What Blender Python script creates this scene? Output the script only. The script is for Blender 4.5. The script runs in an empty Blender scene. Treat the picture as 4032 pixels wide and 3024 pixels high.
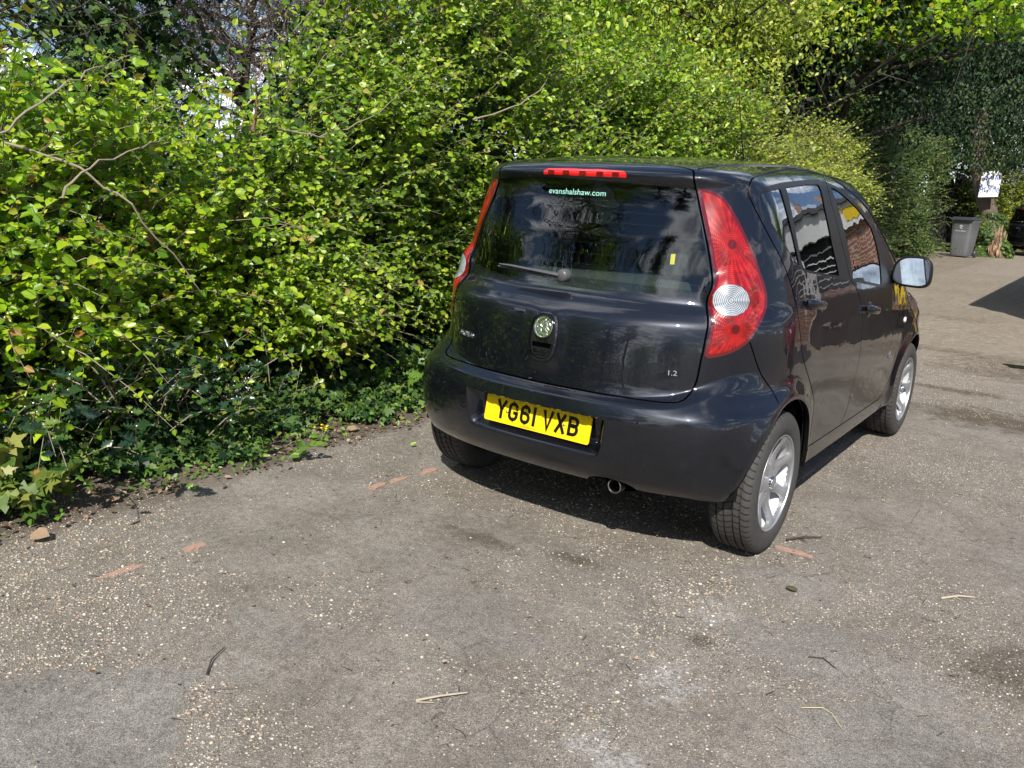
import bpy, bmesh, math, random
import numpy as np
from mathutils import Vector, Matrix, Euler
from mathutils.geometry import delaunay_2d_cdt
R = math.radians
S = bpy.context.scene
COL = S.collection
rng = np.random.default_rng(7)

# ---------------------------------------------------------------- camera
cam_d = bpy.data.cameras.new("camera")
cam = bpy.data.objects.new("camera", cam_d); COL.objects.link(cam); S.camera = cam
def cam_axes(yaw, pitch, roll):
    cy, sy, cp, sp = math.cos(yaw), math.sin(yaw), math.cos(pitch), math.sin(pitch)
    f = np.array([-sy*cp, cy*cp, -sp]); r = np.array([cy, sy, 0.]); u = np.cross(r, f)
    return math.cos(roll)*r+math.sin(roll)*u, -math.sin(roll)*r+math.cos(roll)*u, f
cr, cu, cf = cam_axes(0.62825, 0.23646, 0.05173)
cam.matrix_world = Matrix(((cr[0], cu[0], -cf[0], 1.8182), (cr[1], cu[1], -cf[1], -3.24856), (cr[2], cu[2], -cf[2], 1.43365), (0, 0, 0, 1)))
cam_d.sensor_width = 36; cam_d.lens = 36*3250.6/4032; cam_d.clip_start = .05; cam_d.clip_end = 500

# ---------------------------------------------------------------- sun, sky, exposure
SUN = Vector((.50, -.92, 1.0)).normalized()
elev = math.asin(SUN.z); azim = math.atan2(SUN.x, SUN.y)
sl = bpy.data.lights.new("sun", 'SUN'); sl.energy = 4.9; sl.angle = R(.53); sl.color = (1, .955, .88)
sun = bpy.data.objects.new("sun", sl); COL.objects.link(sun)
sun.rotation_euler = (-SUN).to_track_quat('-Z', 'Y').to_euler()
W = bpy.data.worlds.new("World"); S.world = W; W.use_nodes = True
nt = W.node_tree; nt.nodes.clear()
def wn(t, **k):
    n = nt.nodes.new(t)
    for a, b in k.items(): setattr(n, a, b)
    return n
sky = wn('ShaderNodeTexSky', sky_type='NISHITA', sun_disc=False, sun_elevation=elev, sun_rotation=azim)
sky.air_density = 1.1; sky.dust_density = .25; sky.ozone_density = 1.6
tc = wn('ShaderNodeTexCoord'); sx = wn('ShaderNodeSeparateXYZ'); nt.links.new(tc.outputs['Generated'], sx.inputs[0])
# clouds as a flat layer overhead: direction divided by height
mx = wn('ShaderNodeMath', operation='MAXIMUM'); nt.links.new(sx.outputs[2], mx.inputs[0]); mx.inputs[1].default_value = .02
ad = wn('ShaderNodeMath', operation='ADD'); nt.links.new(mx.outputs[0], ad.inputs[0]); ad.inputs[1].default_value = .18
vd = wn('ShaderNodeVectorMath', operation='DIVIDE'); cb = wn('ShaderNodeCombineXYZ')
for i in range(3): nt.links.new(ad.outputs[0], cb.inputs[i])
nt.links.new(tc.outputs['Generated'], vd.inputs[0]); nt.links.new(cb.outputs[0], vd.inputs[1])
n1 = wn('ShaderNodeTexNoise'); n1.inputs['Scale'].default_value = 1.7; n1.inputs['Detail'].default_value = 9; n1.inputs['Roughness'].default_value = .58; n1.inputs['Distortion'].default_value = .25
nt.links.new(vd.outputs[0], n1.inputs['Vector'])
rp = wn('ShaderNodeValToRGB'); rp.color_ramp.elements[0].position = .50; rp.color_ramp.elements[1].position = .60
dt = wn('ShaderNodeVectorMath', operation='DOT_PRODUCT'); nt.links.new(tc.outputs['Generated'], dt.inputs[0]); dt.inputs[1].default_value = (.17, -.96, .22)
bk = wn('ShaderNodeMapRange'); bk.inputs[1].default_value = .93; bk.inputs[2].default_value = .99; bk.inputs[3].default_value = 0; bk.inputs[4].default_value = .13; nt.links.new(dt.outputs['Value'], bk.inputs[0])
sm_c = wn('ShaderNodeMath', operation='ADD'); nt.links.new(n1.outputs[0], sm_c.inputs[0]); nt.links.new(bk.outputs[0], sm_c.inputs[1]); nt.links.new(sm_c.outputs[0], rp.inputs[0])
n2 = wn('ShaderNodeTexNoise'); n2.inputs['Scale'].default_value = 4; n2.inputs['Detail'].default_value = 5; nt.links.new(vd.outputs[0], n2.inputs['Vector'])
cc = wn('ShaderNodeValToRGB'); cc.color_ramp.elements[0].color = (5.5, 6.1, 7.2, 1); cc.color_ramp.elements[1].color = (19, 19.4, 20.2, 1)
cc.color_ramp.elements[0].position = .35; cc.color_ramp.elements[1].position = .62; nt.links.new(n2.outputs[0], cc.inputs[0])
mixc = wn('ShaderNodeMixRGB'); nt.links.new(rp.outputs[0], mixc.inputs[0]); sb = wn('ShaderNodeMixRGB'); sb.inputs[0].default_value = .55; sb.inputs[2].default_value = (1.5, 2.7, 5.4, 1); nt.links.new(sky.outputs[0], sb.inputs[1]); nt.links.new(sb.outputs[0], mixc.inputs[1]); nt.links.new(cc.outputs[0], mixc.inputs[2])
bg = wn('ShaderNodeBackground'); bg.inputs[1].default_value = .085; out = wn('ShaderNodeOutputWorld')
nt.links.new(mixc.outputs[0], bg.inputs[0]); nt.links.new(bg.outputs[0], out.inputs[0])
S.view_settings.view_transform = 'Standard'; S.view_settings.look = 'None'; S.view_settings.gamma = 1; S.view_settings.exposure = 0.48
try:
    S.cycles.max_bounces = 10; S.cycles.transparent_max_bounces = 16; S.cycles.glossy_bounces = 5; S.cycles.caustics_reflective = False; S.cycles.caustics_refractive = False
except Exception: pass

# ---------------------------------------------------------------- helpers
def link(o, parent=None):
    COL.objects.link(o)
    if parent is not None: o.parent = parent
    return o
def tag(o, label=None, cat=None, group=None, kind=None):
    if label: o['label'] = label
    if cat: o['category'] = cat
    if group: o['group'] = group
    if kind: o['kind'] = kind
    return o
def empty(name, loc=(0, 0, 0), rz=0, **k):
    o = bpy.data.objects.new(name, None); o.location = loc; o.rotation_euler = (0, 0, rz); o.empty_display_size = .1
    link(o); tag(o, **k); return o
def mesh_np(name, V, Fs, mat=None, parent=None, smooth=False, normals=None, uv=None):
    """V (n,3); Fs list of arrays (m,k) or python list of faces"""
    me = bpy.data.meshes.new(name)
    V = np.asarray(V, np.float32)
    if isinstance(Fs, np.ndarray): Fs = [Fs]
    if len(Fs) and isinstance(Fs[0], np.ndarray):
        loops = np.concatenate([f.reshape(-1) for f in Fs]).astype(np.int32)
        tot = np.concatenate([np.full(len(f), f.shape[1], np.int32) for f in Fs])
        st = np.concatenate([[0], np.cumsum(tot)[:-1]]).astype(np.int32)
        me.vertices.add(len(V)); me.vertices.foreach_set('co', V.ravel())
        me.loops.add(len(loops)); me.loops.foreach_set('vertex_index', loops)
        me.polygons.add(len(tot)); me.polygons.foreach_set('loop_start', st)
        me.update(calc_edges=True)
    else:
        me.from_pydata([tuple(map(float, v)) for v in V], [], [tuple(map(int, f)) for f in Fs]); me.update()
    if smooth: me.polygons.foreach_set('use_smooth', np.ones(len(me.polygons), bool))
    if normals is not None:
        me.normals_split_custom_set_from_vertices([tuple(n) for n in np.asarray(normals, float)])
    if mat is not None: me.materials.append(mat)
    o = bpy.data.objects.new(name, me); link(o, parent); return o
class MB:
    """collects shapes into one mesh"""
    def __init__(s): s.bm = bmesh.new()
    def box(s, c, d, rot=None, bevel=0, seg=2, taper=None):
        r = bmesh.ops.create_cube(s.bm, size=1); vs = r['verts']
        for v in vs:
            if taper and v.co.z > 0: v.co.x *= taper[0]; v.co.y *= taper[1]
            v.co = Vector((v.co.x*d[0], v.co.y*d[1], v.co.z*d[2]))
        if bevel:
            es = list({e for v in vs for e in v.link_edges})
            b = bmesh.ops.bevel(s.bm, geom=es, offset=bevel, segments=seg, affect='EDGES', profile=.7)
            vs = list({v for f in b['faces'] for v in f.verts} | {v for v in vs if v.is_valid})
            todo = set(vs); st = list(vs)
            while st:
                v = st.pop()
                for e in v.link_edges:
                    w = e.other_vert(v)
                    if w not in todo: todo.add(w); st.append(w)
            vs = list(todo)
        M = Matrix.Translation(Vector(c)) @ (rot.to_matrix().to_4x4() if rot else Matrix.Identity(4))
        for v in vs: v.co = M @ v.co
        return s
    def tube(s, pts, rad, n=8, cap=True, flat=1.0):
        pts = [Vector(p) for p in pts]
        rad = [rad]*len(pts) if not hasattr(rad, '__len__') else rad
        rings = []; up = Vector((0, 0, 1))
        for i, p in enumerate(pts):
            t = (pts[min(i+1, len(pts)-1)]-pts[max(i-1, 0)]).normalized()
            a = t.cross(up)
            if a.length < 1e-3: a = t.cross(Vector((1, 0, 0)))
            a.normalize(); b = a.cross(t)
            rings.append([s.bm.verts.new(p+(a*math.cos(2*math.pi*k/n)+b*math.sin(2*math.pi*k/n)*flat)*rad[i]) for k in range(n)])
        for r0, r1 in zip(rings, rings[1:]):
            for k in range(n): s.bm.faces.new((r0[k], r0[(k+1) % n], r1[(k+1) % n], r1[k]))
        if cap:
            s.bm.faces.new(rings[0][::-1]); s.bm.faces.new(rings[-1])
        return s
    def lathe(s, prof, axis='z', n=32, o=(0, 0, 0), close=False):
        """prof [(r,h)] revolved about an axis through o"""
        rings = []
        for r, h in prof:
            ring = []
            for k in range(n):
                a = 2*math.pi*k/n; c, d = r*math.cos(a), r*math.sin(a)
                p = {'z': (c, d, h), 'x': (h, c, d), 'y': (c, h, d)}[axis]
                ring.append(s.bm.verts.new((p[0]+o[0], p[1]+o[1], p[2]+o[2])))
            rings.append(ring)
        for r0, r1 in zip(rings, rings[1:]):
            for k in range(n): s.bm.faces.new((r0[k], r0[(k+1) % n], r1[(k+1) % n], r1[k]))
        return s
    def ball(s, c, r, sc=(1, 1, 1), sub=3, rot=None):
        g = bmesh.ops.create_icosphere(s.bm, subdivisions=sub, radius=r)
        M = Matrix.Translation(Vector(c)) @ (rot.to_matrix().to_4x4() if rot else Matrix.Identity(4)) @ Matrix.Diagonal((*sc, 1))
        for v in g['verts']: v.co = M @ v.co
        return s
    def poly(s, pts):
        s.bm.faces.new([s.bm.verts.new(p) for p in pts]); return s
    def prism(s, outline, mapf, h):
        """outline list of (a,b); mapf(a,b,c)->xyz ; thickness c 0..h"""
        n = len(outline)
        a = [s.bm.verts.new(mapf(p[0], p[1], 0)) for p in outline]; b = [s.bm.verts.new(mapf(p[0], p[1], h)) for p in outline]
        try:
            s.bm.faces.new(a[::-1]); s.bm.faces.new(b)
        except Exception: pass
        for i in range(n): s.bm.faces.new((a[i], a[(i+1) % n], b[(i+1) % n], b[i]))
        return s
    def build(s, name, mat=None, parent=None, smooth=False, sharp=35):
        bmesh.ops.recalc_face_normals(s.bm, faces=s.bm.faces)
        me = bpy.data.meshes.new(name); s.bm.to_mesh(me); s.bm.free()
        if smooth:
            me.polygons.foreach_set('use_smooth', np.ones(len(me.polygons), bool))
            try: me.set_sharp_from_angle(angle=R(sharp))
            except Exception: pass
        if mat: me.materials.append(mat)
        return link(bpy.data.objects.new(name, me), parent)
# ---------------------------------------------------------------- materials
class NT:
    def __init__(s, name):
        s.m = bpy.data.materials.new(name); s.m.use_nodes = True; s.t = s.m.node_tree; s.t.nodes.clear()
        s.out = s.n('ShaderNodeOutputMaterial')
    def n(s, typ, ins=None, **k):
        n = s.t.nodes.new(typ)
        for a, b in k.items(): setattr(n, a, b)
        for a, b in (ins or {}).items():
            if isinstance(b, bpy.types.NodeSocket): s.t.links.new(b, n.inputs[a])
            else: n.inputs[a].default_value = b
        return n
    def o(s, sock): s.t.links.new(sock, s.out.inputs[0]); return s.m
    def math(s, op, a, b=0, c=None, clamp=False):
        i = {0: a, 1: b}
        if c is not None: i[2] = c
        return s.n('ShaderNodeMath', i, operation=op, use_clamp=clamp).outputs[0]
    def ramp(s, fac, stops, interp='LINEAR'):
        n = s.n('ShaderNodeValToRGB', {0: fac}); cr_ = n.color_ramp; cr_.interpolation = interp
        while len(cr_.elements) < len(stops): cr_.elements.new(.5)
        for e, (p, c) in zip(cr_.elements, stops):
            e.position = p; e.color = c if len(c) == 4 else (*c, 1)
        return n.outputs[0]
    def noise(s, vec, scale, detail=4, rough=.5, dist=0.):
        n = s.n('ShaderNodeTexNoise', {'Scale': scale, 'Detail': detail, 'Roughness': rough, 'Distortion': dist})
        if vec is not None: s.t.links.new(vec, n.inputs['Vector'])
        return n.outputs[0]
    def obj(s): return s.n('ShaderNodeTexCoord').outputs['Object']
    def mix(s, f, a, b, mode='MIX'): return s.n('ShaderNodeMixRGB', {0: f, 1: a, 2: b}, blend_type=mode).outputs[0]
    def bump(s, h, strength=.3, dist=.01, normal=None):
        d = {'Height': h, 'Strength': strength, 'Distance': dist}
        if normal is not None: d['Normal'] = normal
        return s.n('ShaderNodeBump', d).outputs[0]
def bsdf(x, **k):
    names = {'base': 'Base Color', 'rough': 'Roughness', 'metal': 'Metallic', 'coat': 'Coat Weight', 'coatr': 'Coat Roughness', 'spec': 'Specular IOR Level', 'normal': 'Normal', 'ior': 'IOR', 'trans': 'Transmission Weight', 'alpha': 'Alpha', 'emis': 'Emission Color', 'emiss': 'Emission Strength', 'sheen': 'Sheen Weight', 'coatn': 'Coat Normal', 'coati': 'Coat IOR'}
    d = {}
    for a, b in k.items():
        if a in ('base', 'emis') and isinstance(b, tuple) and len(b) == 3: b = (*b, 1)
        d[names[a]] = b
    return x.n('ShaderNodeBsdfPrincipled', d).outputs[0]
def simple(name, base, rough=.5, metal=0, vary=.25, scale=30, bump=0., **k):
    x = NT(name); o = x.obj(); n = x.noise(o, scale, 5, .6)
    c = x.mix(n, tuple(v*(1-vary) for v in base)+(1,), tuple(min(1, v*(1+vary)) for v in base)+(1,))
    kk = dict(k)
    if bump: kk['normal'] = x.bump(x.noise(o, scale*3, 4, .6), .5, bump)
    return x.o(bsdf(x, base=c, rough=x.math('ADD', rough-.06, x.math('MULTIPLY', n, .12)), metal=metal, **kk))
def pchip(xs,ys):
    xs=np.array(xs,float);ys=np.array(ys,float);h=np.diff(xs);d=np.diff(ys)/h
    m=np.zeros_like(ys)
    for i in range(1,len(xs)-1):
        if d[i-1]*d[i]>0:
            w1=2*h[i]+h[i-1];w2=h[i]+2*h[i-1];m[i]=(w1+w2)/(w1/d[i-1]+w2/d[i])
    m[0]=d[0];m[-1]=d[-1]
    def f(x):
        x=np.asarray(x,float);xc=np.clip(x,xs[0],xs[-1])
        i=np.clip(np.searchsorted(xs,xc,side='right')-1,0,len(xs)-2)
        t=(xc-xs[i])/h[i]
        r=(1+2*t)*(1-t)**2*ys[i]+t*(1-t)**2*h[i]*m[i]+t*t*(3-2*t)*ys[i+1]+t*t*(t-1)*h[i]*m[i+1]
        return r+np.where(x<xs[0],(x-xs[0])*m[0],0)+np.where(x>xs[-1],(x-xs[-1])*m[-1],0)
    return f
def sst(a,b,x):
    t=np.clip((x-a)/(b-a),0,1);return t*t*(3-2*t)
rearC=pchip([.15,.22,.26,.30,.36,.45,.60,.66,.72,.80,.90,.955,.99,1.03,1.09,1.25,1.46,1.50,1.53,1.56],
            [-.30,-.36,-.41,-.47,-.52,-.55,-.563,-.565,-.560,-.552,-.538,-.522,-.490,-.440,-.419,-.377,-.325,-.345,-.33,-.20])
bowA=pchip([.2,.5,.62,.72,1.0,1.25,1.46,1.6],[.55,.55,.62,.98,.92,.75,.62,.5])
sideZ=pchip([.15,.22,.30,.45,.60,.75,.90,1.0,1.10,1.25,1.40,1.50,1.60],
            [.770,.788,.806,.818,.826,.828,.820,.808,.787,.742,.688,.645,.60])
sideY=pchip([-.70,-.45,-.2,0,.4,1.0,1.8,2.36,2.8,3.1],[-.08,-.035,-.012,-.006,0,.003,0,-.010,-.05,-.11])
topC=pchip([-.40,-.33,-.2,.0,.3,.8,1.2,1.42,1.52,1.8,2.1,2.36,2.6,2.85,3.0,3.1],
           [1.505,1.525,1.552,1.577,1.594,1.608,1.597,1.566,1.53,1.36,1.18,1.05,.985,.87,.80,.72])
frontC=pchip([.15,.25,.40,.55,.70,.80,1.0],[2.98,3.06,3.12,3.13,3.11,3.07,2.95])
kcor=pchip([.2,.45,.60,.75,.9,1.1,1.3,1.5],[.15,.13,.14,.19,.18,.19,.20,.20])
def rmax(a,b,k):
    return np.sqrt(np.maximum(a+k,0)**2+np.maximum(b+k,0)**2+1e-12)*1.0 -k + np.minimum(np.maximum(a+k,b+k),0)
def arch(y,z,yw):
    return np.hypot(y-yw,z-.30)
def F(P):
    x=np.abs(P[...,0]);y=P[...,1];z=P[...,2]
    bow=.25*x*x+.50*x**4
    fr=(rearC(z)+bow*bowA(z)-y)*.97
    fs=x-(sideZ(z)+sideY(y)*(1-.2*sst(1.0,1.5,z)) )
    # cabin narrows toward windscreen
    fs=fs+.05*sst(1.2,2.3,y)*sst(.95,1.4,z)
    k=kcor(z)
    ff=(y-(frontC(z)-.32*x*x-.25*x**4))
    crown=.055*x*x+.20*x**4*sst(-.5,.3,y)+.10*x**4
    wind=sst(1.35,1.6,y)*(1-sst(2.3,2.5,y))
    ft=(z-(topC(y)-crown-.10*wind*x*x))*.96
    ft=np.where(y>1.45,(z-(topC(y)-crown-.10*wind*x*x))*(.96-.12*sst(1.45,1.7,y)*(1-sst(2.2,2.5,y))),ft)
    g=rmax(fs,fr,k)
    g=rmax(g,ff,.22)
    g=rmax(g,ft,.055+.03*sst(2.0,2.5,y))
    return g-D(x,y,z)
def zfold(x,y):
    a=np.arctan2(x,-(y-.35))  # angle around
    return a
zf_f=pchip([0,.30,.55,.72,.85,1.05,1.35,1.6],[.652,.655,.672,.722,.752,.762,.760,.755])
wf_f=pchip([0,.5,.8,1.1,1.6],[.016,.02,.03,.05,.07])
def D(x,y,z):
    a=np.arctan2(x,.35-y)
    zf=zf_f(a);w=wf_f(a)
    d=.046*(1-sst(-w,w,z-zf))*(1-sst(.70,1.10,a))*sst(.15,.3,z+0*x)
    # secondary shoulder rounding of the bumper
    d=d+.016*(1-sst(-.075,.0,z-zf))*(1-sst(.7,1.1,a))
    for yw in (0.,2.36):
        r=arch(y,z,yw); ry=sst(.55,.75,x)
        d=d+.024*np.exp(-((r-.36)/.05)**2)*ry*sst(-.05,.1,z-.2)*np.where(r<.375,1,1)
    # door: shoulder crease & concave flank
    m=sst(.45,.8,y)*(1-sst(1.75,2.0,y))
    m2=sst(.2,.45,y)*(1-sst(2.0,2.3,y))
    zc=.985-.075*(y-.25)
    d=d-.010*m2*np.exp(-((z-.47)/.13)**2)*sst(.5,.7,x)
    d=d-.007*m2*(1-sst(-.10,.0,z-zc))*sst(-.5,-.1,z-zc)*sst(.5,.7,x)
    # plate recess
    px=1-sst(.285,.335,x+.12*(z-.51)*-1.0);pz=sst(.425,.475,z)*(1-sst(.582,.588,z))
    d=d-(.066+.0*x)*px*pz*(y<-.3)
    d=d+.052*np.exp(-(((x-.665)**2+(y+.27)**2+(z-1.055)**2)/.098**2)**2)
    # badge bulge
    d=d+.010*np.exp(-(x/.085)**4-((z-.86)/.12)**4)*(y<-.3)
    return d
def grad(P,e=8e-4):
    g=np.zeros(P.shape)
    for i in range(3):
        q=P.copy();q[...,i]+=e;r=P.copy();r[...,i]-=e
        g[...,i]=(F(q)-F(r))/(2*e)
    n=np.linalg.norm(g,axis=-1,keepdims=True);return g/np.maximum(n,1e-9)
def hit(O,Dr,t0,t1,n=64,it=26):
    """first root going from t0 to t1 (O,Dr arrays (m,3)); assumes F(O+t0 D) sign differs from beyond"""
    ts=np.linspace(t0,t1,n);prev=F(O+Dr*t0);lo=np.full(len(O),t0);hi=np.full(len(O),np.nan);s0=np.sign(prev)
    for t in ts[1:]:
        v=F(O+Dr*t);m=(np.isnan(hi))&(np.sign(v)!=s0);hi[m]=t;lo=np.where(np.isnan(hi),t,lo)
    ok=~np.isnan(hi);h=np.where(ok,hi,t1);
    for _ in range(it):
        mid=(lo+h)/2;v=F(O+Dr*mid[:,None]);m=np.sign(v)==s0;lo=np.where(m,mid,lo);h=np.where(m,h,mid)
    return O+Dr*((lo+h)/2)[:,None],ok
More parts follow.
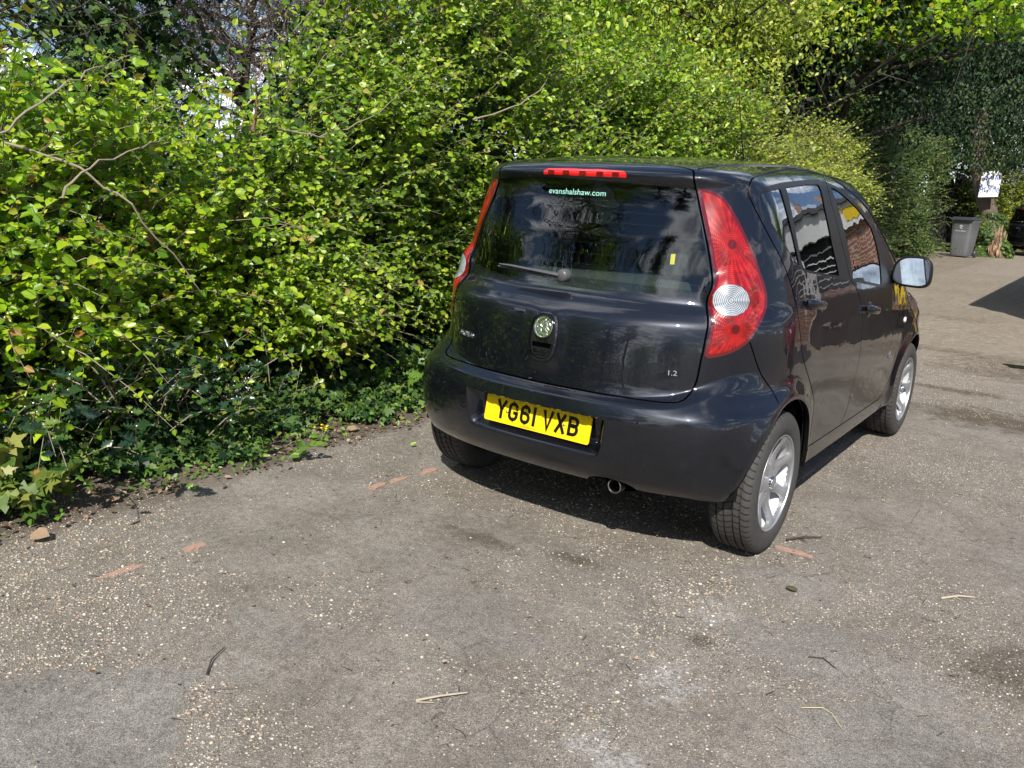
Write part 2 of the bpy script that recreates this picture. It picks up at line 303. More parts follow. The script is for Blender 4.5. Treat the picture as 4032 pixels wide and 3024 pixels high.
# outlines of lamps, windows and joints on the body surface: x, y, z in metres
OUTL = {"tg_side": [[0.4572, -0.2867, 1.4961], [0.4598, -0.284, 1.4773], [0.4678, -0.2755, 1.4469], [0.4873, -0.2758, 1.3909], [0.5151, -0.2834, 1.3198], [0.5438, -0.2893, 1.2437], [0.5746, -0.2932, 1.1415], [0.5796, -0.2996, 1.1228], [0.5871, -0.3072, 1.1051], [0.5845, -0.3158, 1.083], [0.5744, -0.3199, 1.0641], [0.5749, -0.325, 1.0375], [0.5859, -0.3367, 1.0121], [0.6017, -0.3523, 0.988], [0.6105, -0.366, 0.9629], [0.6111, -0.3803, 0.9161], [0.6099, -0.3885, 0.8613], [0.6077, -0.3922, 0.8404], [0.6061, -0.3964, 0.8057], [0.6053, -0.4001, 0.7708], [0.6024, -0.4048, 0.7392], [0.5952, -0.4163, 0.7178], [0.5922, -0.4415, 0.6982], [0.5855, -0.4639, 0.6853], [0.568, -0.4802, 0.6777], [0.5432, -0.4901, 0.6746], [0.5114, -0.5016, 0.6725], [0.4556, -0.5154, 0.6719], [0.2795, -0.5478, 0.6693], [0.1507, -0.5602, 0.6691], [-0.0001, -0.5648, 0.6683]],
 "glass": [[0.0026, -0.3297, 1.4729], [0.0788, -0.329, 1.4734], [0.2094, -0.3216, 1.4716], [0.3309, -0.307, 1.4689], [0.4574, -0.2789, 1.4611], [0.4636, -0.2768, 1.457], [0.4874, -0.2783, 1.3791], [0.5163, -0.2891, 1.2982], [0.5429, -0.2947, 1.2173], [0.5656, -0.2983, 1.1358], [0.5816, -0.311, 1.0963], [0.5781, -0.3158, 1.0822], [0.5567, -0.3176, 1.0776], [0.4082, -0.3777, 1.0612], [0.2376, -0.4192, 1.0437], [0.1376, -0.4327, 1.0354], [0.0707, -0.4371, 1.0333], [0.0001, -0.4384, 1.0332]],
 "lamp": [[0.4709, -0.2742, 1.4574], [0.4884, -0.2666, 1.4563], [0.5114, -0.254, 1.4533], [0.5342, -0.2393, 1.4443], [0.5504, -0.2283, 1.4337], [0.5649, -0.2189, 1.4191], [0.5804, -0.2102, 1.3993], [0.5944, -0.204, 1.3768], [0.6085, -0.1978, 1.3542], [0.6253, -0.19, 1.3266], [0.64, -0.1837, 1.2988], [0.6544, -0.1764, 1.2709], [0.6682, -0.1675, 1.2428], [0.6816, -0.1574, 1.2145], [0.6969, -0.1478, 1.173], [0.6936, -0.1515, 1.1785], [0.7105, -0.1368, 1.1376], [0.7258, -0.1242, 1.0928], [0.7325, -0.1211, 1.0651], [0.7371, -0.1224, 1.0409], [0.7408, -0.1384, 1.0144], [0.7439, -0.1755, 0.983], [0.7412, -0.2067, 0.9541], [0.7334, -0.232, 0.9206], [0.7268, -0.2468, 0.9038], [0.7155, -0.2679, 0.887], [0.6991, -0.2941, 0.8702], [0.677, -0.3245, 0.8566], [0.6532, -0.3519, 0.8477], [0.628, -0.3763, 0.8416], [0.6123, -0.3887, 0.8407], [0.6147, -0.3848, 0.8633], [0.6178, -0.3795, 0.8892], [0.6199, -0.3723, 0.9234], [0.6198, -0.365, 0.9503], [0.6161, -0.3556, 0.973], [0.608, -0.3466, 0.9935], [0.5941, -0.3349, 1.0131], [0.5832, -0.3248, 1.0385], [0.5828, -0.3193, 1.0692], [0.5898, -0.3121, 1.0937], [0.5952, -0.3039, 1.111], [0.5901, -0.2938, 1.1304], [0.5795, -0.2862, 1.1565], [0.5714, -0.288, 1.1673], [0.5492, -0.2863, 1.2441], [0.526, -0.282, 1.3075], [0.4987, -0.2747, 1.376], [0.4789, -0.2724, 1.432]],
 "lens": [[0.7034, -0.2312, 1.0555], [0.7044, -0.2354, 1.04], [0.703, -0.2455, 1.0259], [0.6999, -0.2627, 1.0143], [0.6937, -0.2816, 1.0056], [0.6842, -0.2987, 0.9998], [0.6718, -0.3127, 0.9974], [0.6575, -0.323, 0.9985], [0.6422, -0.329, 1.0032], [0.627, -0.3301, 1.011], [0.6132, -0.3275, 1.0216], [0.6034, -0.3252, 1.0349], [0.5984, -0.3231, 1.05], [0.5979, -0.3204, 1.0655], [0.6017, -0.3164, 1.0804], [0.6092, -0.3106, 1.0934], [0.6197, -0.3031, 1.1038], [0.6323, -0.2938, 1.1106], [0.6459, -0.2829, 1.1135], [0.6596, -0.2709, 1.1122], [0.6725, -0.2587, 1.1068], [0.6839, -0.2475, 1.0976], [0.6931, -0.2385, 1.0854], [0.6996, -0.2326, 1.071]],
 "bulb1": [[0.6248, -0.2197, 1.2585], [0.625, -0.2215, 1.2526], [0.6235, -0.2249, 1.2474], [0.6205, -0.2293, 1.2439], [0.6164, -0.234, 1.2425], [0.6119, -0.2383, 1.2434], [0.6076, -0.2416, 1.2466], [0.6042, -0.2434, 1.2514], [0.6023, -0.2434, 1.2573], [0.6022, -0.2417, 1.2632], [0.6037, -0.2384, 1.2684], [0.6068, -0.2342, 1.2719], [0.6109, -0.2295, 1.2733], [0.6154, -0.2251, 1.2724], [0.6196, -0.2217, 1.2692], [0.6229, -0.2198, 1.2644]],
 "bulb2": [[0.7006, -0.2863, 0.9516], [0.7001, -0.2861, 0.9458], [0.6982, -0.2882, 0.9409], [0.6953, -0.2921, 0.9377], [0.6916, -0.297, 0.9366], [0.6878, -0.3021, 0.9377], [0.6843, -0.3065, 0.9409], [0.6818, -0.3098, 0.9458], [0.6807, -0.3116, 0.9515], [0.6812, -0.3117, 0.9573], [0.6831, -0.3098, 0.9622], [0.6862, -0.3064, 0.9655], [0.69, -0.3019, 0.9667], [0.694, -0.2971, 0.9656], [0.6974, -0.2925, 0.9624], [0.6997, -0.2887, 0.9575]],
 "qglass": [[0.6437, -0.091, 1.4409], [0.6462, -0.08, 1.446], [0.6557, -0.012, 1.4612], [0.6509, 0.1144, 1.4735], [0.6594, 0.1083, 1.4594], [0.6826, 0.1089, 1.4056], [0.7063, 0.113, 1.3436], [0.7302, 0.1189, 1.2758], [0.7481, 0.1248, 1.2212], [0.7594, 0.1262, 1.1856], [0.7634, 0.1245, 1.1726], [0.7583, 0.1026, 1.1879], [0.7531, 0.0781, 1.2033], [0.7421, 0.0396, 1.2352], [0.7254, -0.0004, 1.2753], [0.7044, -0.0353, 1.3174], [0.6823, -0.0648, 1.3562], [0.664, -0.0857, 1.3868], [0.6498, -0.095, 1.4175]],
 "rglass": [[0.6482, 0.1858, 1.479], [0.6406, 0.4018, 1.4949], [0.6374, 0.6389, 1.5046], [0.6444, 0.6463, 1.4955], [0.6855, 0.6202, 1.4096], [0.7149, 0.6136, 1.3323], [0.7454, 0.6088, 1.2438], [0.7688, 0.6215, 1.1711], [0.7868, 0.639, 1.1075], [0.7809, 0.4648, 1.1256], [0.7741, 0.2976, 1.1447], [0.7676, 0.1758, 1.1613], [0.7603, 0.1613, 1.1846], [0.7457, 0.1556, 1.23], [0.7118, 0.1585, 1.3301], [0.6734, 0.1719, 1.43]],
 "fglass": [[0.6443, 0.816, 1.4974], [0.6468, 0.8544, 1.4939], [0.6569, 0.9327, 1.4773], [0.6721, 1.0493, 1.4439], [0.6893, 1.1703, 1.4027], [0.7075, 1.2742, 1.3531], [0.723, 1.3636, 1.3041], [0.7455, 1.3962, 1.2364], [0.7711, 1.4035, 1.1584], [0.7897, 1.4003, 1.0933], [0.8057, 1.3856, 1.0245], [0.8018, 1.1707, 1.0482], [0.7929, 0.8467, 1.0868], [0.7843, 0.8476, 1.1209], [0.758, 0.8515, 1.2086], [0.7247, 0.8364, 1.3077], [0.6901, 0.8302, 1.4002], [0.6634, 0.8108, 1.4631]],
 "winsur": [[0.6442, -0.0991, 1.429], [0.6411, -0.0955, 1.4432], [0.6434, -0.07, 1.4631], [0.6425, 0.0241, 1.4827], [0.6319, 0.1826, 1.4987], [0.6226, 0.4495, 1.5161], [0.6181, 0.6405, 1.5253], [0.6215, 0.7552, 1.5237], [0.6291, 0.8331, 1.5161], [0.638, 0.9007, 1.5055], [0.654, 1.0067, 1.4819], [0.6702, 1.1236, 1.4481], [0.6886, 1.2457, 1.4032], [0.7065, 1.3572, 1.3496], [0.7244, 1.4812, 1.2867], [0.7464, 1.6037, 1.2108], [0.7617, 1.6865, 1.1607], [0.78, 1.7329, 1.1039], [0.7965, 1.7418, 1.048], [0.8091, 1.6122, 0.997], [0.8109, 1.5808, 0.9875], [0.8086, 1.3774, 1.0092], [0.8047, 1.1671, 1.0346], [0.7952, 0.8037, 1.0763], [0.7835, 0.4605, 1.1155], [0.7732, 0.2152, 1.1441], [0.7688, 0.1419, 1.1553], [0.7582, 0.0899, 1.1875], [0.7306, -0.0003, 1.2586], [0.7004, -0.0509, 1.3164], [0.6697, -0.0835, 1.3728]],
 "seam_rear": [[0.5678, 0.9105, 1.5581], [0.5446, 0.8635, 1.565], [0.5396, 0.6881, 1.5655], [0.5412, 0.4577, 1.5583], [0.58, 0.1649, 1.5364], [0.6065, -0.0428, 1.5146], [0.6116, -0.1266, 1.4912], [0.6145, -0.1401, 1.4601], [0.6249, -0.1359, 1.4321], [0.6468, -0.1221, 1.3881], [0.6757, -0.1006, 1.3345], [0.7036, -0.0753, 1.2804], [0.7292, -0.0434, 1.2277], [0.7508, -0.0135, 1.1764], [0.7696, 0.0118, 1.1218], [0.7868, 0.0345, 1.0613], [0.8028, 0.0487, 1.0007], [0.8125, 0.0737, 0.9321], [0.819, 0.1036, 0.8612], [0.8211, 0.1127, 0.8334], [0.8245, 0.1561, 0.7794], [0.8258, 0.2472, 0.7037], [0.8233, 0.3442, 0.623], [0.8187, 0.4051, 0.5652], [0.8142, 0.4252, 0.5203], [0.8089, 0.4508, 0.4532], [0.8083, 0.4477, 0.3921], [0.8308, 0.337, 0.3713]],
 "seam_mid": [[0.5678, 0.9105, 1.5581], [0.6207, 0.7831, 1.5246], [0.6613, 0.7348, 1.4672], [0.6945, 0.7377, 1.3881], [0.728, 0.7452, 1.2974], [0.7569, 0.768, 1.2112], [0.7801, 0.7857, 1.1356], [0.7953, 0.8079, 1.0761], [0.7997, 0.8677, 1.0577], [0.8095, 0.9206, 1.0091], [0.8164, 0.9782, 0.9619], [0.8216, 1.0116, 0.9091], [0.8208, 1.0498, 0.8476], [0.823, 1.0587, 0.7951], [0.8216, 1.049, 0.8212], [0.8248, 1.0641, 0.7242], [0.8239, 1.0627, 0.6349], [0.8182, 1.0522, 0.5453], [0.812, 1.0498, 0.4686], [0.8104, 1.0331, 0.4103], [0.8102, 0.987, 0.3735], [0.8098, 0.9363, 0.3496]],
 "seam_apil": [[0.5678, 0.9105, 1.5581], [0.6067, 0.9757, 1.5354], [0.6347, 1.0648, 1.507], [0.6594, 1.1764, 1.4705], [0.679, 1.3233, 1.4227], [0.6983, 1.4655, 1.3588], [0.6983, 1.4655, 1.3588], [0.6983, 1.4655, 1.3588], [0.6983, 1.4655, 1.3588], [0.6983, 1.4655, 1.3588]],
 "seam_front": [[0.8126, 1.7598, 0.9693], [0.8146, 1.8136, 0.9521], [0.8213, 1.899, 0.8728], [0.8202, 1.9932, 0.7891], [0.8184, 2.0395, 0.7075], [0.8176, 2.0519, 0.6479], [0.8174, 2.0385, 0.6482], [0.817, 2.0267, 0.5686], [0.8149, 1.9916, 0.4837], [0.8075, 1.9344, 0.418], [0.8069, 1.8381, 0.3691], [0.8068, 1.7336, 0.3355]],
 "bump_q": [[0.7292, -0.2424, 0.9054], [0.7415, -0.2257, 0.8645], [0.7538, -0.2048, 0.8173], [0.7682, -0.1802, 0.7729], [0.7836, -0.1511, 0.7384], [0.7995, -0.1236, 0.7074], [0.8153, -0.1242, 0.6847], [0.8323, -0.1287, 0.6631]],
 "brake": [[-0.2171, -0.3283, 1.488], [-0.2101, -0.3265, 1.5004], [-0.1923, -0.3204, 1.509], [-0.0026, -0.3262, 1.5096], [0.1565, -0.3274, 1.5041], [0.173, -0.3315, 1.4948], [0.1782, -0.3292, 1.4821], [0.0807, -0.3333, 1.4819], [0.0049, -0.3347, 1.4827], [-0.2128, -0.326, 1.4804]]}
# ================================================================= the car
C0 = np.array([0, 1.2, .65])
def chart(P):
    d = np.asarray(P, float)-C0; d = d/np.linalg.norm(d, axis=-1, keepdims=True)
    return d[..., :2]/(1+d[..., 2:3])
def unchart(q):
    q = np.asarray(q, float); r2 = (q**2).sum(-1, keepdims=True); dz = (1-r2)/(1+r2)
    return np.concatenate([q*(1+dz), dz], -1)
def surf(q):
    d = unchart(q); P, ok = hit(np.repeat(C0[None], len(d), 0), d, .3, 2.6, n=50, it=20); return P
def onto(P): return surf(chart(np.atleast_2d(P)))
def top_pt(x, y):
    x = np.atleast_1d(np.asarray(x, float)); y = np.atleast_1d(np.asarray(y, float))
    O = np.stack([x, y, np.full_like(x, .65)], -1); P, ok = hit(O, np.repeat([[0, 0, 1.]], len(x), 0), 0, 1.2, n=30, it=20); return P
def side_pt(y, z, x0=.2):
    y = np.atleast_1d(np.asarray(y, float)); z = np.atleast_1d(np.asarray(z, float))
    O = np.stack([np.full_like(y, x0), y, z], -1); P, ok = hit(O, np.repeat([[1., 0, 0]], len(y), 0), 0, 1, n=24, it=20); return P
def rear_pt(x, z):
    x = np.atleast_1d(np.asarray(x, float)); z = np.atleast_1d(np.asarray(z, float))
    O = np.stack([x, np.full_like(x, .3), z], -1); P, ok = hit(O, np.repeat([[0, -1., 0]], len(x), 0), 0, 1.2, n=50, it=20); return P
RXG = np.linspace(0, .7, 141); RZG = np.linspace(.28, 1.53, 251)
def _rtab():
    X, Z = np.meshgrid(RXG, RZG, indexing='ij'); return rear_pt(X.ravel(), Z.ravel())[:, 1].reshape(X.shape)
RTAB = None
def rear_q(x, z):
    """quick look-up of the rear surface"""
    global RTAB
    if RTAB is None: RTAB = _rtab()
    u = min(max(x/.005, 0), 139.999); v = min(max((z-.28)/.005, 0), 249.999); i, j = int(u), int(v); u -= i; v -= j
    return float(RTAB[i, j]*(1-u)*(1-v)+RTAB[i+1, j]*u*(1-v)+RTAB[i, j+1]*(1-u)*v+RTAB[i+1, j+1]*u*v)
def az_pt(a, z):
    a = np.atleast_1d(a); z = np.atleast_1d(z)
    O = np.stack([np.zeros_like(a), np.full_like(a, 1.2), z], -1); Dv = np.stack([np.sin(a), -np.cos(a), np.zeros_like(a)], -1)
    return hit(O, Dv, .3, 2.6, n=60, it=20)[0]
def resamp(P, step, closed=False):
    P = np.asarray(P, float)
    if closed: P = np.vstack([P, P[:1]])
    L = np.r_[0, np.cumsum(np.linalg.norm(np.diff(P, axis=0), axis=1))]; n = max(2, int(L[-1]/step)+1)
    t = np.linspace(0, L[-1], n); Q = np.stack([np.interp(t, L, P[:, i]) for i in range(3)], -1)
    return Q[:-1] if closed else Q
def smooth_poly(P, it=1, closed=False):
    P = np.asarray(P, float)
    for _ in range(it):
        Q = P.copy()
        if closed: Q = .5*P+.25*(np.roll(P, 1, 0)+np.roll(P, -1, 0))
        else: Q[1:-1] = .5*P[1:-1]+.25*(P[2:]+P[:-2])
        P = Q
    return P
def offs(P, d, closed=False):
    P = np.asarray(P, float)
    t = (np.roll(P, -1, 0)-np.roll(P, 1, 0)) if closed else np.gradient(P, axis=0)
    n = grad(P); s = np.cross(n, t); s /= np.maximum(np.linalg.norm(s, axis=1, keepdims=True), 1e-9)
    return P+s*d
def inpoly(q, poly):
    x, y = q[:, 0], q[:, 1]; c = np.zeros(len(q), bool); n = len(poly)
    for i in range(n):
        x1, y1 = poly[i]; x2, y2 = poly[(i+1) % n]
        if y1 == y2: continue
        m = ((y1 > y) != (y2 > y)) & (x < (x2-x1)*(y-y1)/(y2-y1)+x1); c ^= m
    return c
def segdist(P, L):
    d = np.full(len(P), 1e9)
    for a, b in zip(L[:-1], L[1:]):
        ab = b-a; t = np.clip(((P-a)@ab)/max(ab@ab, 1e-12), 0, 1); d = np.minimum(d, np.linalg.norm(P-(a+t[:, None]*ab), axis=1))
    return d
O_ = {k: np.array(v) for k, v in OUTL.items()}
def build_shell():
    res = {}
    lamp = smooth_poly(resamp(onto(O_['lamp']), .012, True), 2, True)
    tgs = O_['tg_side']
    tgs = onto(tgs); tgs[-1, 0] = 0
    tg_top = np.vstack([top_pt([0, .15, .30, .40, .445], [-.225, -.227, -.235, -.25, -.262])])
    tg = np.vstack([tg_top, smooth_poly(resamp(tgs, .015), 2)])
    tg[-1, 0] = 0; tg[0, 0] = 0
    gl = O_['glass'].copy(); gl[0, 0] = 0; gl[-1, 0] = 0
    glass = resamp(onto(gl), .02); glass[0, 0] = 0; glass[-1, 0] = 0
    q = onto(O_['qglass']); r = onto(O_['rglass']); f = onto(O_['fglass'])
    sur = smooth_poly(resamp(onto(O_['winsur']), .03, True), 1, True)
    sr = O_['seam_rear']; rail_r = sr[8:0:-1]
    rail = np.vstack([rail_r, O_['seam_apil'][1:6], [[.735, 1.66, 1.235], [.765, 1.80, 1.125], [.79, 1.85, 1.05], [.813, 1.80, .985]]])
    rail = smooth_poly(resamp(onto(rail), .03), 2)
    im = int(np.argmin(np.abs(rail[:, 1]-.87)+10*(rail[:, 2] < 1.3)))
    srl = smooth_poly(resamp(onto(sr[8:]), .03), 1)
    sm = np.delete(O_['seam_mid'], [0, 13], 0); sm = smooth_poly(resamp(onto(np.vstack([rail[im], sm[1:]])), .03), 1)
    sf = np.delete(O_['seam_front'], 6, 0); sf = smooth_poly(resamp(onto(np.vstack([rail[-1], sf])), .03), 1)
    sill = onto(np.array([[.83, .34, .365], [.81, .45, .350], [.81, .93, .348], [.81, 1.40, .344], [.81, 1.72, .340]]))
    sill = resamp(sill, .05)
    j = int(np.argmin(np.abs(sill[:, 1]-.95)))
    srl[-1] = sill[0]; sm[-1] = sill[j]; sf[-1] = sill[-1]
    dr = np.vstack([srl[::-1], rail[1:im+1], sm[1:], sill[:j][::-1]]); df = np.vstack([sm[::-1], rail[im+1:], sf[1:], sill[j:][::-1]])
    bq = onto(O_['bump_q']); 
    # bumper polygon: tailgate bottom, centre bottom (outside the domain), up the seam, along the lamp's lower edge
    kb = int(np.argmin(np.linalg.norm(tg-np.array([.602, -.405, .739]), axis=1)))
    lb = np.array([p for p in lamp if p[2] < .91 and p[0] > .60 and (p[1] > -.40)])
    lb = lb[np.argsort(-lb[:, 2]-lb[:, 0]*3)]
    lowlamp = np.array([[.727, -.247, .904], [.716, -.268, .887], [.699, -.294, .870], [.677, -.324, .857], [.653, -.352, .848], [.628, -.376, .842], [.612, -.389, .841]])
    bump = np.vstack([tg[kb:], [[0, -.5, .12], [.6, -.45, .12], [.80, -.30, .18], [.82, -.06, .55]], bq[::-1], lowlamp, [[.606, -.396, .806]]])
    ws = np.vstack([top_pt([0, .2, .4, .52, .575], [1.47, 1.465, 1.44, 1.41, 1.42]), top_pt([.63, .67, .69, .69, .60, .4, .2, 0], [1.62, 1.85, 2.05, 2.2, 2.29, 2.36, 2.4, 2.41])])
    ws = resamp(ws, .04); ws[0, 0] = 0; ws[-1, 0] = 0
    bon = resamp(top_pt([0, .3, .6, .72, .74, .72, .60, .3, 0], [2.44, 2.42, 2.33, 2.25, 2.45, 2.70, 2.86, 2.97, 2.99]), .04); bon[0, 0] = 0; bon[-1, 0] = 0
    hl = resamp(onto(np.array([[.60, 2.93, .80], [.70, 2.80, .85], [.755, 2.62, .88], [.785, 2.56, .84], [.775, 2.72, .74], [.70, 2.90, .66], [.60, 2.98, .66]])), .03, True)
    gr = resamp(onto(np.array([[0, 3.1, .47], [.35, 3.1, .46], [.42, 3.05, .40], [.38, 3.05, .31], [0, 3.1, .30]])), .04); gr[:, 0] *= 1; gr[0, 0] = 0; gr[-1, 0] = 0
    br = onto(O_['brake']); bx = .5*(.217+.176)
    br = rear_pt([0, bx-.02, bx-.004, bx, bx-.006, 0], [1.509, 1.507, 1.499, 1.488, 1.482, 1.482]); br[0, 0] = 0; br[-1, 0] = 0
    lens_c = onto(O_['lens'].mean(0))[0]
    rad = np.linalg.norm(O_['lens']-lens_c, axis=1).mean()
    res['lens_c'] = lens_c; res['b1'] = onto(O_['bulb1'].mean(0))[0]; res['b2'] = onto(O_['bulb2'].mean(0))[0]
    lens = onto(O_['lens']); lens = smooth_poly(resamp(lens, .012, True), 1, True)
    lamp_in = smooth_poly(offs(lamp, .013, True), 1, True)
    cen = lamp.mean(0)
    if np.linalg.norm(lamp_in-cen, axis=1).mean() > np.linalg.norm(lamp-cen, axis=1).mean(): lamp_in = smooth_poly(offs(lamp, -.013, True), 1, True)
    rib = top_pt([.452, .472, .476, .470, .455, .44], [-.24, -.15, .1, .5, 1.0, 1.38])
    fuelb = None
    # ---- domain boundary
    def arc(yw, a0, a1, n=26):
        a = np.linspace(a0, a1, n); return side_pt(yw+.355*np.cos(a), .30+.355*np.sin(a), .4)
    xb = np.linspace(0, .62, 60); b = [rear_pt(xb, .308+0*xb)]; xn = np.linspace(.242, .448, 16); notch = rear_pt(xn, .308+.036*np.clip(1-((xn-.345)/.104)**2, 0, 1)**.6); notch[0] = rear_pt(.24, .306)[0]; notch[-1] = rear_pt(.45, .306)[0]
    zz = np.linspace(.302, .296, 8)
    b.append(az_pt(np.linspace(.40, .478, 6), np.full(6, .30)))
    b.append(arc(0, math.pi*.995, 0.0)); b.append(side_pt(np.linspace(.37, 1.99, 24), np.linspace(.272, .262, 24), .4))
    b.append(arc(2.36, math.pi, 0.0)); b.append(az_pt(np.linspace(math.pi-.395, math.pi, 22), np.full(22, .24)))
    B = np.vstack(b); B[0, 0] = 0; B[-1, 0] = 0
    dom = chart(B); dom[0, 0] = 0; dom[-1, 0] = 0
    # ---- constraint polylines
    W_ = .0030
    closed = [lamp, lamp_in, lens, q, r, f, sur, hl]
    openl = [glass, br, ws, gr, notch]
    seams = {'tg': tg, 'srl': srl, 'rail': rail, 'sm': sm, 'sf': sf, 'sill': sill, 'bq': bq, 'bon': bon}
    Vs = [dom]; Es = []
    def addline(q2, close):
        n0 = sum(len(v) for v in Vs); Vs.append(q2); n = len(q2)
        Es.extend([(n0+i, n0+i+1) for i in range(n-1)])
        if close: Es.append((n0+n-1, n0))
    n = len(dom); Es.extend([(i, (i+1) % n) for i in range(n)])
    for c in closed: addline(chart(resamp(c, .02, True)), True)
    for c in openl:
        c2 = chart(c)
        if c is not notch: c2[0, 0] = 0; c2[-1, 0] = 0
        addline(c2, False)
    strips = []
    for k_, c in seams.items():
        c = onto(resamp(c, .02)); wd = .0040 if k_ == 'tg' else W_
        if k_ in ('tg', 'bon'): c[0, 0] = 0
        if k_ == 'bon': c[-1, 0] = 0
        if k_ == 'tg': c[-1, 0] = 0
        e = [chart(offs(c, sgn*wd)) for sgn in (-1, 1)]
        for c2 in e:
            c2[:, 0] = np.maximum(c2[:, 0], 0); addline(c2, False)
        strips.append(np.vstack([e[0], e[1][::-1]]))
    c = resamp(offs(lamp, 0, True), .02, True)
    # extra rows where the surface folds sharply
    rows = []
    aa = np.linspace(.0, 1.12, 90)
    for kf in (-2.6, -1.6, -1, -.6, -.2, .2, .6, 1):
        zf = zf_f(aa); w = wf_f(aa); z = zf+kf*w
        O3 = np.stack([np.zeros_like(aa), np.full_like(aa, .35), z], -1); D3 = np.stack([np.sin(aa), -np.cos(aa), np.zeros_like(aa)], -1)
        rows.append(hit(O3, D3, .2, 1.6, n=50, it=20)[0])
    for z in (.415, .425, .432, .44, .45, .46, .468, .476, .49, .51, .53, .55, .565, .575, .581, .583, .585, .587, .589, .595): rows.append(rear_pt(np.linspace(.004, .40, 56), z+0*np.linspace(0, 1, 56)))
    for x in (.27, .285, .295, .305, .315, .325, .335, .345): rows.append(rear_pt(x+0*np.linspace(0, 1, 24), np.linspace(.40, .60, 24)))
    for z in np.arange(.965, 1.05, .006): rows.append(rear_pt(np.linspace(.005, .56, 34), z+0*np.linspace(0, 1, 34)))
    for z in np.arange(1.455, 1.54, .007): rows.append(rear_pt(np.linspace(.006, .5, 26), z+0*np.linspace(0, 1, 26)))
    a = np.linspace(0, 2*math.pi, 40, endpoint=False)
    for rr in np.linspace(.012, .135, 11):
        rows.append(onto(lens_c+rr*np.stack([np.cos(a)*.62, np.cos(a)*.62, np.sin(a)], -1)))
    for yw in (0, 2.36):
        for rr in (.362, .375, .39, .41, .43, .455):
            t = np.linspace(.05, math.pi-.05, 44); rows.append(side_pt(yw+rr*np.cos(t), .30+rr*np.sin(t), .3))
    zs = np.arange(.30, 1.5, .028)
    for z in zs:
        dl = .022
        al = np.r_[np.linspace(.01, .62, 52), np.linspace(.64, 2.75, 70), np.linspace(2.77, 3.13, 14)]
        rows.append(az_pt(al, np.full(len(al), z)))
    for y in np.arange(-.34, 3.05, .035):
        rows.append(top_pt(np.arange(.008, .80, .035), np.full(len(np.arange(.008, .80, .035)), y)))
    cl = np.vstack([az_pt(np.zeros(110), np.linspace(.315, 1.50, 110)), top_pt(np.zeros(150), np.linspace(-.33, 3.05, 150)), az_pt(np.full(30, math.pi), np.linspace(.25, .8, 30))])
    cl = cl[np.abs(F(cl)) < 1e-3]; qc = chart(cl); qc[:, 0] = 0; _, ix = np.unique(np.round(qc[:, 1]/.002).astype(int), return_index=True); Vs.append(qc[ix])
    Pt = np.vstack(rows); G = grad(Pt); ok = (np.abs(F(Pt)) < 1e-3) & (Pt[:, 0] > .003)
    Pt = Pt[ok]; qt = chart(Pt); qt = qt[inpoly(qt, dom)]
    # thin out doubles and points on top of constraint lines
    key = np.round(qt/.0030).astype(int); _, ix = np.unique(key, axis=0, return_index=True); qt = qt[ix]
    cq = np.vstack(Vs); kk = set(map(tuple, np.round(cq/.0030).astype(int))); qt = np.array([p for p, k in zip(qt, np.round(qt/.0030).astype(int)) if tuple(k) not in kk])
    V2 = np.vstack(Vs+[qt])
    out = delaunay_2d_cdt([Vector(v) for v in V2], Es, [], 0, 1e-6)
    v2 = np.array([tuple(v) for v in out[0]]); tri = np.array([t for t in out[2] if len(t) == 3])
    cen2 = v2[tri].mean(1); keep = inpoly(cen2, dom) & (cen2[:, 0] > 1e-6); tri = tri[keep]
    V3 = surf(v2); on0 = np.abs(v2[:, 0]) < 2e-6; V3[on0, 0] = 0
    N3 = grad(V3); N3[on0, 0] = 0
    c3 = V3[tri].mean(1); c2 = chart(c3)
    lab = np.full(len(tri), 'body', dtype=object)
    def mark(poly3, name, closed=True):
        p = chart(poly3); m = inpoly(c2, p); lab[m] = name; return m
    mark(dr, 'door_rear'); mark(df, 'door_front')
    below = inpoly(c2, chart(np.vstack([sill, [[.9, 1.95, .1], [.9, .35, .1]]]))); lab[below] = 'sill'
    mark(bump, 'bumper')
    mark(notch, 'notch'); mark(tg, 'tailgate')
    isf = (c3[:, 1] > 2.36) & (c3[:, 2] < .72) & (c3[:, 1] > 2.72); lab[isf & (lab == 'body')] = 'front_bumper'
    isf2 = (lab == 'body') & (c3[:, 1] > 2.6) & (c3[:, 2] < .6); lab[isf2] = 'front_bumper'
    mark(bon, 'bonnet')
    fend = (lab == 'body') & (c3[:, 1] > 1.75) & (c3[:, 2] < 1.02); lab[fend] = 'fender'
    mark(sur, 'trim'); mark(glass, 'glass'); mark(ws, 'windscreen'); mark(q, 'qglass'); mark(r, 'rglass'); mark(f, 'fglass')
    mark(lamp, 'lamp_rim'); mark(lamp_in, 'lamp'); mark(lens, 'lens'); mark(hl, 'headlamp'); mark(gr, 'grille'); mark(br, 'brake')
    for nm, c in seams.items():
        m = inpoly(c2, strips[list(seams).index(nm)])
        lab[m & ~np.isin(lab, ['lens', 'glass', 'rglass', 'qglass', 'fglass'])] = 'gap'
    d = segdist(c3, np.vstack([lamp, lamp[:1]])); 
    res.update(V=V3, N=N3, T=tri, L=lab, B=B, on0=on0, rib=rib, rail=rail, sill=sill, lamp=lamp)
    return res
SH = build_shell()
